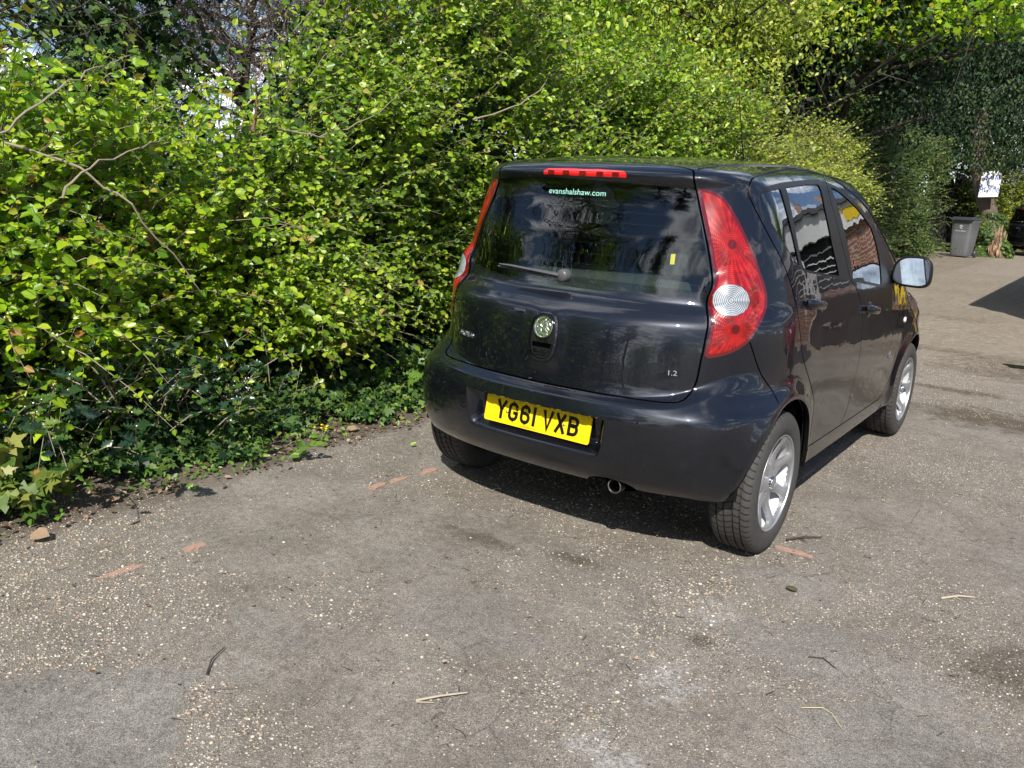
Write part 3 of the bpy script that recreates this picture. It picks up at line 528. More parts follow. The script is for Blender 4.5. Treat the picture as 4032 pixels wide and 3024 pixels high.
# metallic black paint with fine flakes under a clear coat
def paint(name, base, flake, dirt=True):
    x = NT(name); o = x.obj()
    v = x.n('ShaderNodeTexVoronoi', {'Vector': o, 'Scale': 900.}); fl = x.math('MULTIPLY', x.math('POWER', v.outputs['Color'], 3), 1)
    c = x.mix(fl, (*base, 1), (*flake, 1))
    if dirt:
        s = x.n('ShaderNodeSeparateXYZ', {0: o}); h = x.math('MULTIPLY', x.math('SUBTRACT', .52, s.outputs[2], clamp=True), 1.6)
        n = x.noise(o, 5, 8, .7); dd = x.math('MULTIPLY', h, x.ramp(n, [(.35, (0, 0, 0)), (.75, (1, 1, 1))]), clamp=True)
        fine = x.math('MULTIPLY', x.ramp(x.noise(o, 60, 6, .75), [(.52, (0, 0, 0)), (.8, (.35, .35, .35))]), .35)
        dd = x.math('ADD', x.math('MULTIPLY', dd, .09), x.math('MULTIPLY', fine, .07), clamp=True)
        spk = x.ramp(x.n('ShaderNodeTexVoronoi', {'Vector': o, 'Scale': 95.}).outputs['Distance'], [(.05, (1, 1, 1)), (.10, (0, 0, 0))]); spk = x.math('MULTIPLY', spk, x.ramp(x.noise(o, 3.5, 4, .7), [(.5, (0, 0, 0)), (.75, (.5, .5, .5))]))
        drip = x.n('ShaderNodeMapping', {'Vector': o, 'Scale': (26., 26., 2.5)}); dr_ = x.ramp(x.noise(drip.outputs[0], 1., 4, .7), [(.58, (0, 0, 0)), (.80, (.10, .10, .10))])
        dd = x.math('ADD', dd, x.math('ADD', x.math('MULTIPLY', spk, .5), dr_), clamp=True)
        c = x.mix(dd, c, (.10, .092, .08, 1)); cr_ = x.math('ADD', .012, x.math('MULTIPLY', dd, .35)); cw = x.math('SUBTRACT', 1, x.math('MULTIPLY', dd, .75))
    else: cr_ = .015; cw = 1.
    # very slight orange peel
    wob = x.bump(x.noise(o, 7, 2, .4), .12, .02)
    return x.o(bsdf(x, base=c, rough=.38, metal=.6, coat=cw, coatr=cr_, ior=1.5, coati=1.5, coatn=wob))
M = {}
M['paint'] = paint('black_metallic_paint', (.0020, .0028, .0055), (.019, .025, .045))
M['gap'] = simple('black_gap', (.001, .001, .001), .9, vary=.2, spec=0.)
M['black'] = simple('black_plastic', (.007, .007, .008), .42, vary=.3, scale=60, bump=.0006, spec=.35)
M['gloss'] = simple('gloss_black_trim', (.010, .010, .012), .16, vary=.2)
M['under'] = simple('underbody', (.006, .006, .006), .9, vary=.5, spec=.1)
M['badge'] = simple('bright_badge', (.92, .93, .95), .30, metal=1, vary=.03)
M['chrome'] = simple('chrome', (.75, .76, .78), .10, metal=1, vary=.05)
M['steel'] = simple('dull_steel', (.42, .40, .37), .32, metal=1, vary=.3, scale=40)
M['interior'] = simple('interior_lining', (.018, .019, .021), .85, vary=.2)
M['seat'] = simple('seat_fabric', (.03, .032, .036), .9, vary=.3, scale=120, bump=.001)
def glass_mat(name, tint, f0=1.0, ior=1.5, wires=False):
    x = NT(name); o = x.obj()
    wob = x.bump(x.noise(o, 4.5, 2, .5), .10, .02)
    fr = x.n('ShaderNodeFresnel', {'IOR': ior, 'Normal': wob}).outputs[0]
    fr = x.math('MULTIPLY', fr, f0*1.5, clamp=True)
    g = x.n('ShaderNodeBsdfGlossy', {'Color': (.95, .97, 1, 1), 'Roughness': .0, 'Normal': wob}).outputs[0]
    t = x.n('ShaderNodeBsdfTransparent', {'Color': (*tint, 1)}).outputs[0]
    n = x.ramp(x.noise(o, 90, 6, .8), [(.60, (0, 0, 0)), (.85, (.06, .06, .06))])
    m = x.n('ShaderNodeMixShader', {0: fr, 1: t, 2: g}).outputs[0]
    df = x.n('ShaderNodeBsdfDiffuse', {'Color': (.3, .29, .27, 1)}).outputs[0]
    if wires:
        z = x.n('ShaderNodeSeparateXYZ', {0: o}).outputs[2]; n = x.math('MAXIMUM', n, x.math('MULTIPLY', x.math('GREATER_THAN', x.math('SINE', x.math('MULTIPLY', z, 150)), .994), .035))
    return x.o(x.n('ShaderNodeMixShader', {0: n, 1: m, 2: df}).outputs[0])
M['glass'] = glass_mat('tinted_glass', (.78, .90, .83), wires=True)
M['sideglass'] = glass_mat('side_glass', (.72, .82, .78), 1.2)
def lamp_mat():
    """red lens over a ribbed reflector: ribs and rays run round the bulbs"""
    x = NT('red_lens'); o = x.obj()
    ab = x.n('ShaderNodeVectorMath', {0: o}, operation='ABSOLUTE').outputs[0]
    s = x.n('ShaderNodeSeparateXYZ', {0: ab})
    def polar(c):
        dx = x.math('SUBTRACT', s.outputs[0], float(c[0])); dy = x.math('SUBTRACT', s.outputs[1], abs(float(c[1]))); dz = x.math('SUBTRACT', s.outputs[2], float(c[2]))
        dh = x.math('SUBTRACT', x.math('MULTIPLY', dx, .7), x.math('MULTIPLY', dy, .7))
        r = x.math('SQRT', x.math('ADD', x.math('MULTIPLY', dh, dh), x.math('MULTIPLY', dz, dz)))
        return r, x.math('ARCTAN2', dz, dh)
    r1, a1 = polar(SH['b1']); r2, a2 = polar(SH['b2'])
    up = x.math('GREATER_THAN', s.outputs[2], float(SH['lens_c'][2]))
    def pat(r, a):
        rays = x.math('ADD', .5, x.math('MULTIPLY', .5, x.math('SINE', x.math('MULTIPLY', a, 31))))
        ring = x.math('ADD', .5, x.math('MULTIPLY', .5, x.math('SINE', x.math('MULTIPLY', r, 900))))
        return x.math('MULTIPLY', x.math('ADD', x.math('MULTIPLY', rays, .42), x.math('MULTIPLY', ring, .58)), 1)
    p = x.mix(up, pat(r2, a2), pat(r1, a1))
    bulb = x.math('MINIMUM', r1, r2); bm_ = x.math('LESS_THAN', bulb, .017)
    col = x.ramp(p, [(.0, (.27, .0015, .003)), (.5, (.36, .002, .004)), (.9, (.46, .005, .005)), (1, (.75, .12, .01))])
    no = x.ramp(x.noise(o, 25, 3, .5), [(.35, (.45, .45, .45)), (.65, (1, 1, 1))]); col = x.mix(1., col, no, 'MULTIPLY')
    col = x.mix(bm_, col, (.10, .0, .002, 1))
    h = x.math('MULTIPLY', p, 1.)
    nb = x.bump(h, .25, .002)
    return x.o(bsdf(x, base=col, rough=.30, spec=.3, coat=.8, coatr=.01, normal=nb))
M['red'] = lamp_mat()
M['redrim'] = simple('dark_red_lens', (.10, .002, .005), .12, vary=.2, coat=1., coatr=.01)
M['redplain'] = simple('plain_red_lens', (.62, .008, .008), .15, vary=.3, scale=60, coat=1., coatr=.01)
def lens_mat():
    x = NT('clear_lens'); o = x.obj(); ab = x.n('ShaderNodeVectorMath', {0: o}, operation='ABSOLUTE').outputs[0]
    c = SH['lens_c']; d = x.n('ShaderNodeVectorMath', {0: ab, 1: (float(c[0]), abs(float(c[1])), float(c[2]))}, operation='SUBTRACT').outputs[0]
    L = x.n('ShaderNodeVectorMath', {0: d}, operation='LENGTH').outputs['Value']
    ring = x.math('ADD', .5, x.math('MULTIPLY', .5, x.math('SINE', x.math('MULTIPLY', L, 920))))
    s = x.n('ShaderNodeSeparateXYZ', {0: d}); a = x.math('ARCTAN2', s.outputs[2], s.outputs[0])
    sec = x.noise(None, 3, 2); w = x.n('ShaderNodeTexNoise', {'W': a, 'Scale': 1.6, 'Detail': 2.}, noise_dimensions='1D').outputs[0]
    col = x.ramp(x.math('ADD', x.math('MULTIPLY', ring, .45), x.math('MULTIPLY', w, .55)), [(.2, (.10, .11, .12)), (.45, (.22, .24, .26)), (.62, (.40, .42, .44)), (.8, (.72, .74, .76))])
    return x.o(bsdf(x, base=col, rough=.3, metal=.3, coat=1., coatr=.01, normal=x.bump(ring, .3, .002)))
M['lens'] = lens_mat()
def part_mesh(name, labels, mat, parent, mirror=False, both=False, offset=0., normals=True):
    T = SH['T'][np.isin(SH['L'], labels)]
    ids, inv = np.unique(T, return_inverse=True); T = inv.reshape(-1, 3)
    V = SH['V'][ids]+SH['N'][ids]*offset; N = SH['N'][ids]; c = SH['on0'][ids]; V[c, 0] = 0
    def flip(V, N, T): return V*[-1, 1, 1], N*[-1, 1, 1], T[:, ::-1]
    # outward winding
    fn = np.cross(V[T[:, 1]]-V[T[:, 0]], V[T[:, 2]]-V[T[:, 0]]); s = (fn*N[T].mean(1)).sum(1) < 0; T = T.copy(); T[s] = T[s][:, ::-1]
    if both:
        V2, N2, T2 = flip(V, N, T); mp = np.where(c, np.arange(len(V)), -1); k = np.cumsum(~c)-1
        mp = np.where(c, mp, len(V)+k); T2 = mp[T2]; V = np.vstack([V, V2[~c]]); N = np.vstack([N, N2[~c]]); T = np.vstack([T, T2])
    elif mirror: V, N, T = flip(V, N, T)
    return mesh_np(name, V, T.astype(np.int32), mat, parent, smooth=True, normals=N if normals else None)
car = empty('parked_car', label='black five-door hatchback parked beside the hedge, filling the middle of the picture', cat='car')
part_mesh('body', ['body'], M['paint'], car, both=True)
tailgate = part_mesh('tailgate', ['tailgate'], M['paint'], car, both=True)
bumper = part_mesh('rear_bumper', ['bumper'], M['paint'], car, both=True)
part_mesh('bumper_infill', ['notch'], M['paint'], car, mirror=True)
part_mesh('front_bumper', ['front_bumper'], M['paint'], car, both=True)
part_mesh('bonnet', ['bonnet'], M['paint'], car, both=True)
part_mesh('grille', ['grille'], M['black'], car, both=True)
part_mesh('panel_gap', ['gap'], M['gap'], car, both=True, offset=-.0005)
part_mesh('rear_window', ['glass'], M['glass'], tailgate, both=True, offset=-.002)
part_mesh('windscreen', ['windscreen'], M['sideglass'], car, both=True, offset=-.002)
part_mesh('brake_light', ['brake'], M['redplain'], tailgate, both=True, offset=.001)
for mir in (False, True):
    part_mesh('sill', ['sill'], M['paint'], car, mirror=mir)
    part_mesh('front_wing', ['fender'], M['paint'], car, mirror=mir)
    part_mesh('headlight', ['headlamp'], M['lens'], car, mirror=mir, offset=.001)
    part_mesh('window_trim', ['trim'], M['black'], car, mirror=mir, offset=-.0005)
    d1 = part_mesh('door', ['door_rear'], M['paint'], car, mirror=mir); d2 = part_mesh('door', ['door_front'], M['paint'], car, mirror=mir)
    part_mesh('quarter_window', ['qglass'], M['sideglass'], d1, mirror=mir, offset=-.004)
    part_mesh('window', ['rglass'], M['sideglass'], d1, mirror=mir, offset=-.004)
    part_mesh('window', ['fglass'], M['sideglass'], d2, mirror=mir, offset=-.004)
    tl = part_mesh('tail_light', ['lamp'], M['red'], car, mirror=mir, offset=.003)
    part_mesh('lamp_housing', ['lamp_rim'], M['redrim'], tl, mirror=mir, offset=.002)
    part_mesh('reversing_lens', ['lens'], M['lens'], tl, mirror=mir, offset=.006)
    sg = -1 if mir else 1
    # door handles: a bar over a shallow dark cup
    for d, y, z, L in ((d1, .235, 1.018, .085), (d2, 1.135, .918, .085)):
        p = side_pt(y, z, .4)[0]; x0 = p[0]
        m = MB(); pts = [(sg*(side_pt(y+t*L, z-.011*t*8*L/.68, .4)[0][0]+.006+.026*(1-t**4)), y+t*L, z-.011*t) for t in np.linspace(-1, 1, 11)]
        m.tube(pts, [.009]+[.015]*9+[.009], 12, True, 1.35); m.build('door_handle', M['paint'], d, True, 60)
        m = MB(); m.ball((sg*(x0-.004), y, z-.006), .055, (.16, .85, .80), 3); m.build('handle_recess', M['gloss'], d, True)
    # mirror
    mr = empty('wing_mirror', (0, 0, 0)); mr.parent = car
    c = Vector((sg*.900, 1.60, 1.090))
    rz = Euler((R(-7), 0, R(sg*-3)))
    m = MB(); n = 30; rings = []
    outl = [(.099*math.copysign(abs(math.cos(a))**.62, math.cos(a))*(1-.10*math.sin(a)), .083*math.copysign(abs(math.sin(a))**.66, math.sin(a))*(1+.10*math.cos(a)*1)) for a in np.linspace(0, 2*math.pi, n, endpoint=False)]
    for t, sc, yo in ((0, .88, .001), (0, .91, -.006), (.0, .99, -.002), (.1, 1.0, .012), (.4, .98, .035), (.75, .80, .07), (1, .45, .092), (1, .01, .098)):
        rings.append([m.bm.verts.new(c+rz.to_matrix() @ Vector((sg*a*sc, yo, b*sc))) for a, b in outl])
    for r0, r1 in zip(rings, rings[1:]):
        for k in range(n): m.bm.faces.new((r0[k], r0[(k+1) % n], r1[(k+1) % n], r1[k]))
    m.build('mirror_housing', M['black'], mr, True, 70)
    m = MB(); m.poly([c+rz.to_matrix() @ Vector((sg*a*.88, .000, b*.86)) for a, b in outl]); g = m.build('mirror_glass', simple('mirror_glass', (.55, .61, .68), .02, metal=1, vary=.0) if not mir else bpy.data.materials['mirror_glass'], mr)
    m = MB(); m.tube([(sg*.79, 1.66, 1.03), (sg*.84, 1.64, 1.045), (sg*.88, 1.63, 1.06)], [.030, .026, .024], 12, True, .8)
    m.box((sg*.787, 1.67, 1.055), (.02, .14, .07), None, .008); m.build('mirror_arm', M['black'], mr, True, 50)
# inner lining seen through the glass
lin = part_mesh('interior_lining', ['body', 'door_rear', 'door_front', 'tailgate', 'trim', 'gap', 'fender', 'lamp', 'lamp_rim', 'lens', 'brake'], M['interior'], car, both=True, offset=-.03, normals=False)
# wheel arch liners, floor and return edges of the shell
m = MB()
for sg in (-1, 1):
    for yw in (0, 2.36):
        rr = [[m.bm.verts.new((sg*x, yw+.352*math.cos(a), .30+.352*math.sin(a))) for a in np.linspace(-.08, math.pi-.03, 24)] for x in (.79, .77, .50)]
        for r0, r1 in zip(rr, rr[1:]):
            for k in range(23): m.bm.faces.new((r0[k], r0[k+1], r1[k+1], r1[k]))
        m.bm.faces.new([m.bm.verts.new((sg*.50, yw+.352*math.cos(a), .30+.352*math.sin(a))) for a in np.linspace(-.08, math.pi-.03, 24)])
m.box((0, 1.19, .30), (1.52, 1.66, .10)); m.box((0, 1.2, .42), (1.0, 3.9-.5, .16)); m.box((0, -.20, .36), (1.0, .42, .12)); m.box((0, 2.75, .36), (1.1, .55, .14))
m.box((.0, -.06, .27), (1.12, .10, .07), None, .02); m.tube([(.42, -.12, .26), (.1, -.2, .27), (-.2, -.18, .27)], .07, 12)
m.build('underbody', M['under'], car, True, 40)
m = MB(); Bv = SH['B']; Nb = grad(Bv)
for sg in (-1, 1):
    prev = None
    for p, n_ in zip(Bv, Nb):
        if sg > 0 and .24 < p[0] < .45 and p[1] < -.3: prev = None; continue
        a = m.bm.verts.new((sg*p[0], p[1], p[2])); q = p-n_*.02+np.array([0, 0, .004]); b = m.bm.verts.new((sg*q[0], q[1], q[2]))
        if prev: m.bm.faces.new((prev[0], a, b, prev[1]))
        prev = (a, b)
m.build('shell_edge', M['black'], car, True)
# roof ribs
for sg in (-1, 1):
    m = MB(); rb = resamp(SH['rib'], .05); rb = top_pt(rb[:, 0], rb[:, 1]); m.tube([(sg*p[0], p[1], p[2]-.0015) for p in rb], .0055, 6); m.build('roof_strip', M['gloss'], car, True)
    m = MB(); rl = resamp(SH['rail'], .03); nn = grad(rl); m.tube([(sg*(p[0]), p[1], p[2]) for p in rl+nn*.001], .0045, 6); m.build('door_seal', M['black'], car, True)
# aerial at the front of the roof
m = MB(); m.ball((0, 1.36, 1.600), .03, (.8, 1.3, .6)); m.tube([(0, 1.35, 1.60), (-.0, 1.26, 1.78), (-.0, 1.17, 1.96)], [.004, .0028, .002], 6); m.build('aerial', M['black'], car, True)

# ---- number plate
def frame_rear(x, z):
    p = rear_pt(abs(x), z)[0]; return p
plate_c = Vector((0, -.564, .516)); pt = R(11)
def plate_map(a, b, c): return plate_c+Vector((a, -c*math.cos(pt)-b*math.sin(pt)*-0.0+ -b*math.sin(-pt)*1.0, b*math.cos(pt)+c*math.sin(pt)))
M['yellow'] = simple('number_plate_yellow', (.86, .60, .010), .28, vary=.04, coat=.6, coatr=.1)
M['ink'] = simple('number_plate_black', (.006, .006, .007), .35, vary=.1)
m = MB(); rr = .010; ol = []
for cx, cz, a0 in ((.26-rr, .0555-rr, 0), (-.26+rr, .0555-rr, 90), (-.26+rr, -.0555+rr, 180), (.26-rr, -.0555+rr, 270)):
    for k in range(5): ol.append((cx+rr*math.cos(R(a0+22.5*k)), cz+rr*math.sin(R(a0+22.5*k))))
m.prism(ol, plate_map, .004); plate = m.build('number_plate', M['yellow'], car)
def stroke(m, pts, w, mapf, c0, c1):
    """flat mitred stroke as a thin raised prism"""
    pts = [Vector(p) for p in pts]; Lf, Rt = [], []
    for i, p in enumerate(pts):
        d0 = (p-pts[i-1]).normalized() if i else (pts[1]-p).normalized(); d1 = (pts[i+1]-p).normalized() if i < len(pts)-1 else d0
        t = (d0+d1).normalized(); n = Vector((-t.y, t.x)); k = 1/max(.5, n.dot(Vector((-d0.y, d0.x))))
        Lf.append(p+n*w/2*k); Rt.append(p-n*w/2*k)
    for i in range(len(pts)-1):
        q = [Lf[i], Lf[i+1], Rt[i+1], Rt[i]]
        a = [m.bm.verts.new(mapf(v.x, v.y, c0)) for v in q]; b = [m.bm.verts.new(mapf(v.x, v.y, c1)) for v in q]
        m.bm.faces.new(b)
        for j in range(4): m.bm.faces.new((a[j], a[(j+1) % 4], b[(j+1) % 4], b[j]))
def arc2(cx, cy, rx, ry, a0, a1, n=8): return [(cx+rx*math.cos(R(a)), cy+ry*math.sin(R(a))) for a in np.linspace(a0, a1, n)]
def glyph(ch):
    w, h, t = .050, .079, .014; x0, x1, y0, y1 = t/2, w-t/2, t/2, h-t/2; r = .018
    if ch == 'Y': return [[(.004, h), (w/2, h*.46), (w/2, 0)], [(w-.004, h), (w/2, h*.46)]]
    if ch == 'V': return [[(.005, h), (w/2, .002), (w-.005, h)]]
    if ch == 'X': return [[(.005, h), (w-.005, 0)], [(w-.005, h), (.005, 0)]]
    if ch == '1': return [[(w/2, 0), (w/2, h)]]
    if ch == 'G': return [[(x1, h*.70)]+arc2(x1-r, y1-r, r, r, 0, 90)+arc2(x0+r, y1-r, r, r, 90, 180)+arc2(x0+r, y0+r, r, r, 180, 270)+arc2(x1-r, y0+r, r, r, 270, 360)+[(x1, h*.46)], [(x1+t/2, h*.45), (w*.50, h*.45)]]
    if ch == '6': return [[(x1, h*.74)]+arc2(x1-r, y1-r, r, r, 0, 90)+arc2(x0+r, y1-r, r, r, 90, 180)+arc2(x0+r, y0+r, r, r, 180, 270)+arc2(x1-r, y0+r, r, r, 270, 360)+arc2(x1-r, h*.56-r, r, r, 0, 90)+[(x0, h*.56)]]
    if ch == 'B': return [[(x0, 0), (x0, h)], [(x0, y1)]+arc2(x1-r*.95, y1-.0165, r*.95, .0165, 90, -90)+[(x0, h*.53)], [(x0, h*.53)]+arc2(x1-.0175, y0+.0185, .0175, .0185, 90, -90)+[(x0, y0)]]
m = MB(); x = -.201
for i, ch in enumerate('YG61VXB'):
    if ch == '1': x -= .016
    for s_ in glyph(ch): stroke(m, [(a+x, b-.0375) for a, b in s_], .0138, plate_map, .0035, .0048)
    x += .034 if ch == '1' else .050
    x += .033 if ch == '1' else .011
m.build('plate_characters', M['ink'], plate)
for a, b in ((-.145, -.004), (.137, .000)):
    m = MB(); m.ball(plate_map(a, b, .0055), .0055, (1, .5, 1), 2); m.build('plate_screw', M['steel'], plate, True)
def text_mesh(name, body, size, mapf, mat, parent, c0=0, c1=.002, shear=0, font_scale=(1, 1)):
    cu_ = bpy.data.curves.new(name, 'FONT'); cu_.body = body; cu_.size = size; cu_.align_x = 'CENTER'; cu_.align_y = 'CENTER'; cu_.extrude = .5; cu_.shear = shear; cu_.resolution_u = 3
    o = bpy.data.objects.new(name, cu_); COL.objects.link(o); bpy.context.view_layer.update()
    me = bpy.data.meshes.new_from_object(o.evaluated_get(bpy.context.evaluated_depsgraph_get())); bpy.data.objects.remove(o); bpy.data.curves.remove(cu_)
    for v in me.vertices:
        v.co = mapf(v.co.x*font_scale[0], v.co.y*font_scale[1], c1 if v.co.z > 0 else c0)
    me.materials.clear(); me.materials.append(mat); q = bpy.data.objects.new(name, me); return link(q, parent)
text_mesh('plate_lettering', 'evanshalshaw.com', .0105, lambda a, b, c: plate_map(a-.035, b-.0475, .0042+c*.2), simple('plate_small_print', (.35, .10, .02), .4), plate)
def surf_map(x0, z0, ang=0.):
    """letters laid on the rear surface, upright, outward offset"""
    p0 = rear_pt(abs(x0), z0)[0]*np.array([math.copysign(1, x0), 1, 1]); n = grad(p0[None])[0]; n = n/np.linalg.norm(n)
    if x0 < 0 and n[0] > 0: n[0] *= -1
    ex = np.cross(np.array([0, 0, 1.]), n)*1; ex /= np.linalg.norm(ex); 
    if ex[0] < 0: ex = -ex
    ez = np.cross(ex, n)*-1
    if ez[2] < 0: ez = -ez
    ex2 = ex*math.cos(ang)+ez*math.sin(ang); ez2 = ez*math.cos(ang)-ex*math.sin(ang)
    return lambda a, b, c: Vector(p0+ex2*a+ez2*b+n*c)
text_mesh('name_badge', 'AGILA', .032, surf_map(-.450, .789), M['badge'], tailgate, 0, .004, font_scale=(1.35, 1.0))
text_mesh('engine_badge', '1.2', .030, surf_map(.523, .778), M['badge'], tailgate, 0, .004, font_scale=(1.1, .9))
text_mesh('dealer_lettering', 'evanshalshaw.com', .033, lambda a, b, c: Vector((a-.028, rear_q(abs(a-.028), 1.418+b)-.0015-c*.2, 1.418+b)), simple('pale_green_sticker', (.30, .62, .50), .5, vary=.05), tailgate, 0, .001, font_scale=(1.14, 1.0))
# round badge, its surround and the grip below it
bc = rear_pt(.0, .890)[0]; nb = grad(bc[None])[0]
bmap = surf_map(.002, .890)
m = MB(); n = 40
def ring_(m, mapf, prof, n=40, sx=1, sz=1):
    rs = [[m.bm.verts.new(mapf(r*math.cos(2*math.pi*k/n)*sx, r*math.sin(2*math.pi*k/n)*sz, h)) for k in range(n)] for r, h in prof]
    for r0, r1 in zip(rs, rs[1:]):
        for k in range(n): m.bm.faces.new((r0[k], r0[(k+1) % n], r1[(k+1) % n], r1[k]))
ring_(m, bmap, [(.0455, 0), (.0455, .008), (.043, .0115), (.0395, .0115), (.037, .008), (.036, .005), (.0001, .005)])
badge = m.build('round_badge', M['chrome'], tailgate, True, 40)
# winged beast with a banner, drawn as raised strokes
m = MB()
for pts, w in (([(-.026, -.014), (-.020, -.006), (-.012, -.002), (-.002, -.004), (.008, -.002), (.014, .006), (.012, .014), (.004, .018), (-.003, .016)], .008),
               ([(-.012, -.002), (-.018, .008), (-.012, .018), (-.004, .026), (.006, .030)], .005), ([(-.010, .002), (-.004, .012), (.006, .022), (.018, .024)], .005),
               ([(.008, -.004), (.018, -.002), (.026, -.010)], .004), ([(.004, -.006), (.012, -.012), (.022, -.020)], .004), ([(-.014, -.006), (-.010, -.016), (-.016, -.022)], .004),
               ([(-.022, -.008), (-.030, -.002), (-.028, .010)], .003), ([(-.020, -.028), (-.006, -.024), (.008, -.028), (.020, -.025)], .004), ([(.020, .010), (.026, .016), (.030, .010)], .003)):
    stroke(m, pts, w, bmap, .005, .0085)
m.build('badge_emblem', M['badge'], tailgate)
def superring(hw, hh, cz, p=3.2, n=40): return [(hw*math.copysign(abs(math.cos(a))**(2/p), math.cos(a)), cz+hh*math.copysign(abs(math.sin(a))**(2/p), math.sin(a))) for a in np.linspace(0, 2*math.pi, n, endpoint=False)]
m = MB(); o1 = superring(.066, .098, .855, 2.9); o2 = superring(.058, .090, .855, 2.9)
def onrear(a, z, c):
    return Vector((a, rear_q(abs(a), z)-c, z))
r_ = [[m.bm.verts.new(onrear(a+.004, b, c)) for a, b in oo] for oo, c in ((o1, -.001), (o1, .008), (o2, .010), (o2, .002))]
for r0, r1 in zip(r_, r_[1:]):
    for k in range(40): m.bm.faces.new((r0[k], r0[(k+1) % 40], r1[(k+1) % 40], r1[k]))
m.build('handle_surround', M['paint'], tailgate, True, 60)
m = MB(); o3 = superring(.057, .088, .855, 2.9); fz = [(a, b) for a, b in o3]
m.bm.faces.new([m.bm.verts.new(onrear(a+.004, b, .0035)) for a, b in fz]); m.build('handle_plate', M['gloss'], tailgate)
m = MB(); o4 = [(.050, .826), (-.046, .826), (-.044, .795), (-.036, .780), (.040, .780), (.046, .795)]
m.prism(o4, lambda a, b, c: onrear(a+.002, b, c), .0075); m.build('tailgate_handle', M['black'], tailgate)
m = MB(); m.prism([(.047, .829), (-.043, .829), (-.041, .812), (.045, .812)], lambda a, b, c: onrear(a+.002, b, c), .0085); m.build('handle_slot', M['gap'], tailgate)
m = MB(); m.prism([(.043, .803), (-.038, .803), (-.032, .785), (.036, .785)], lambda a, b, c: onrear(a+.002, b, c), .0082); m.build('handle_grip', M['paint'], tailgate)
# wiper
m = MB(); wp = [onrear(a, z, .022) for a, z in ((-.345, 1.101), (-.28, 1.101), (-.18, 1.097), (-.08, 1.092), (-.01, 1.088))]
m.tube(wp[:], [.005, .008, .010, .013, .015], 8, True, .7); m.lathe([(.0001, -.020), (.020, -.019), (.026, -.012), (.027, .02)], 'y', 20, tuple(onrear(.0, 1.088, .012)))
m.tube([onrear(a, z, .010) for a, z in ((-.36, 1.090), (-.2, 1.086), (-.10, 1.080))], .0045, 6); m.build('rear_wiper', simple('silvered_wiper', (.075, .075, .08), .35, vary=.3), tailgate, True, 50)
# high brake light bars
BC = simple('brake_cell', (.14, .002, .004), .2, vary=.3, coat=1.)
for a in (-.155, -.08, 0, .08, .15):
    m = MB(); m.box((a, float(rear_pt(abs(a), 1.4945)[0][1])-.003, 1.4945), (.030, .006, .016), None, .002); m.build('brake_light_cell', BC, tailgate)
m = MB(); m.prism([(.420, 1.170), (.436, 1.170), (.434, 1.210), (.418, 1.208)], lambda a, b, c: onrear(a, b, -.008+c), .001); m.build('yellow_patch', simple('plain_yellow', (.75, .55, .01), .5, vary=.1), tailgate)  # small yellow rectangle just behind the rear glass
# exhaust, and a black ball standing in for the shade in its cut-out
m = MB(); m.lathe([(.025, 0), (.024, .20), (.030, .20), (.030, -.002), (.0275, -.004), (.025, 0)], 'y', 28, (.348, -.500, .296)); m.build('exhaust_pipe', M['steel'], car, True, 40)
m = MB(); m.ball((.345, -.40, .300), .088, (1.05, .8, .50), 3); m.build('exhaust_cutout_shade', M['gap'], car, True)
# mud flap behind the rear wheel opening
for sg in (-1, 1):
    m = MB(); m.box((sg*.735, .375, .245), (.10, .02, .15), Euler((R(-8), 0, 0)), .004); m.build('mud_flap', M['black'], car)
# small side repeater and trim badge
    pass
    p = side_pt(2.05, .775, .4)[0]; m = MB(); m.ball((sg*(p[0]+.001), 2.05, .775), .02, (.35, 1, .9), 3); m.build('side_repeater', simple('repeater', (.8, .8, .78), .15, vary=.05, coat=1.) if sg < 0 else bpy.data.materials['repeater'], car, True)
    p = side_pt(1.78, .60, .4)[0]; m = MB(); m.box((sg*(p[0]+.002), 1.78, .60), (.004, .05, .022), Euler((R(18), 0, 0)), .001); m.box((sg*(p[0]+.002), 1.80, .587), (.004, .035, .014), Euler((R(-25), 0, 0)), .001); m.build('wing_badge', M['chrome'], car)
# interior: seats, headrests, shelf, dashboard, wheel
for sx_ in (-.36, .36):
    m = MB(); m.box((sx_, 1.22, .55), (.50, .52, .16), None, .05, 3); m.box((sx_, .98, .86), (.48, .14, .62), Euler((R(14), 0, 0)), .05, 3)
    fs_ = m.build('front_seat', M['seat'], car, True, 40)
    m = MB(); m.box((sx_, .885, 1.27), (.27, .10, .18), Euler((R(12), 0, 0)), .045, 3); m.box((sx_, .90, 1.15), (.14, .02, .12)); m.build('headrest', M['seat'], fs_, True, 40)
m = MB(); m.box((0, .30, .58), (1.2, .48, .16), None, .05, 3); m.box((0, .06, .84), (1.2, .13, .50), Euler((R(15), 0, 0)), .05, 3)
rs_ = m.build('rear_seat', M['seat'], car, True, 40)
for sx_ in (-.36, .36):
    m = MB(); m.box((sx_, -.02, 1.15), (.25, .09, .11), Euler((R(12), 0, 0)), .04, 3); m.build('headrest', M['seat'], rs_, True, 40)
m = MB(); m.box((0, -.17, .985), (1.06, .28, .02), None, .008); m.build('parcel_shelf', simple('shelf_carpet', (.05, .055, .055), .95, vary=.3, scale=200), car)
m = MB(); m.box((0, 1.98, .88), (1.38, .40, .22), None, .07, 3); m.lathe([(.175, 0), (.187, .012), (.199, 0), (.187, -.012), (.175, 0)], 'y', 32, (.36, 1.66, .93)); m.box((.36, 1.67, .93), (.36, .02, .05), None, .01); m.build('dashboard', M['interior'], car, True, 40)

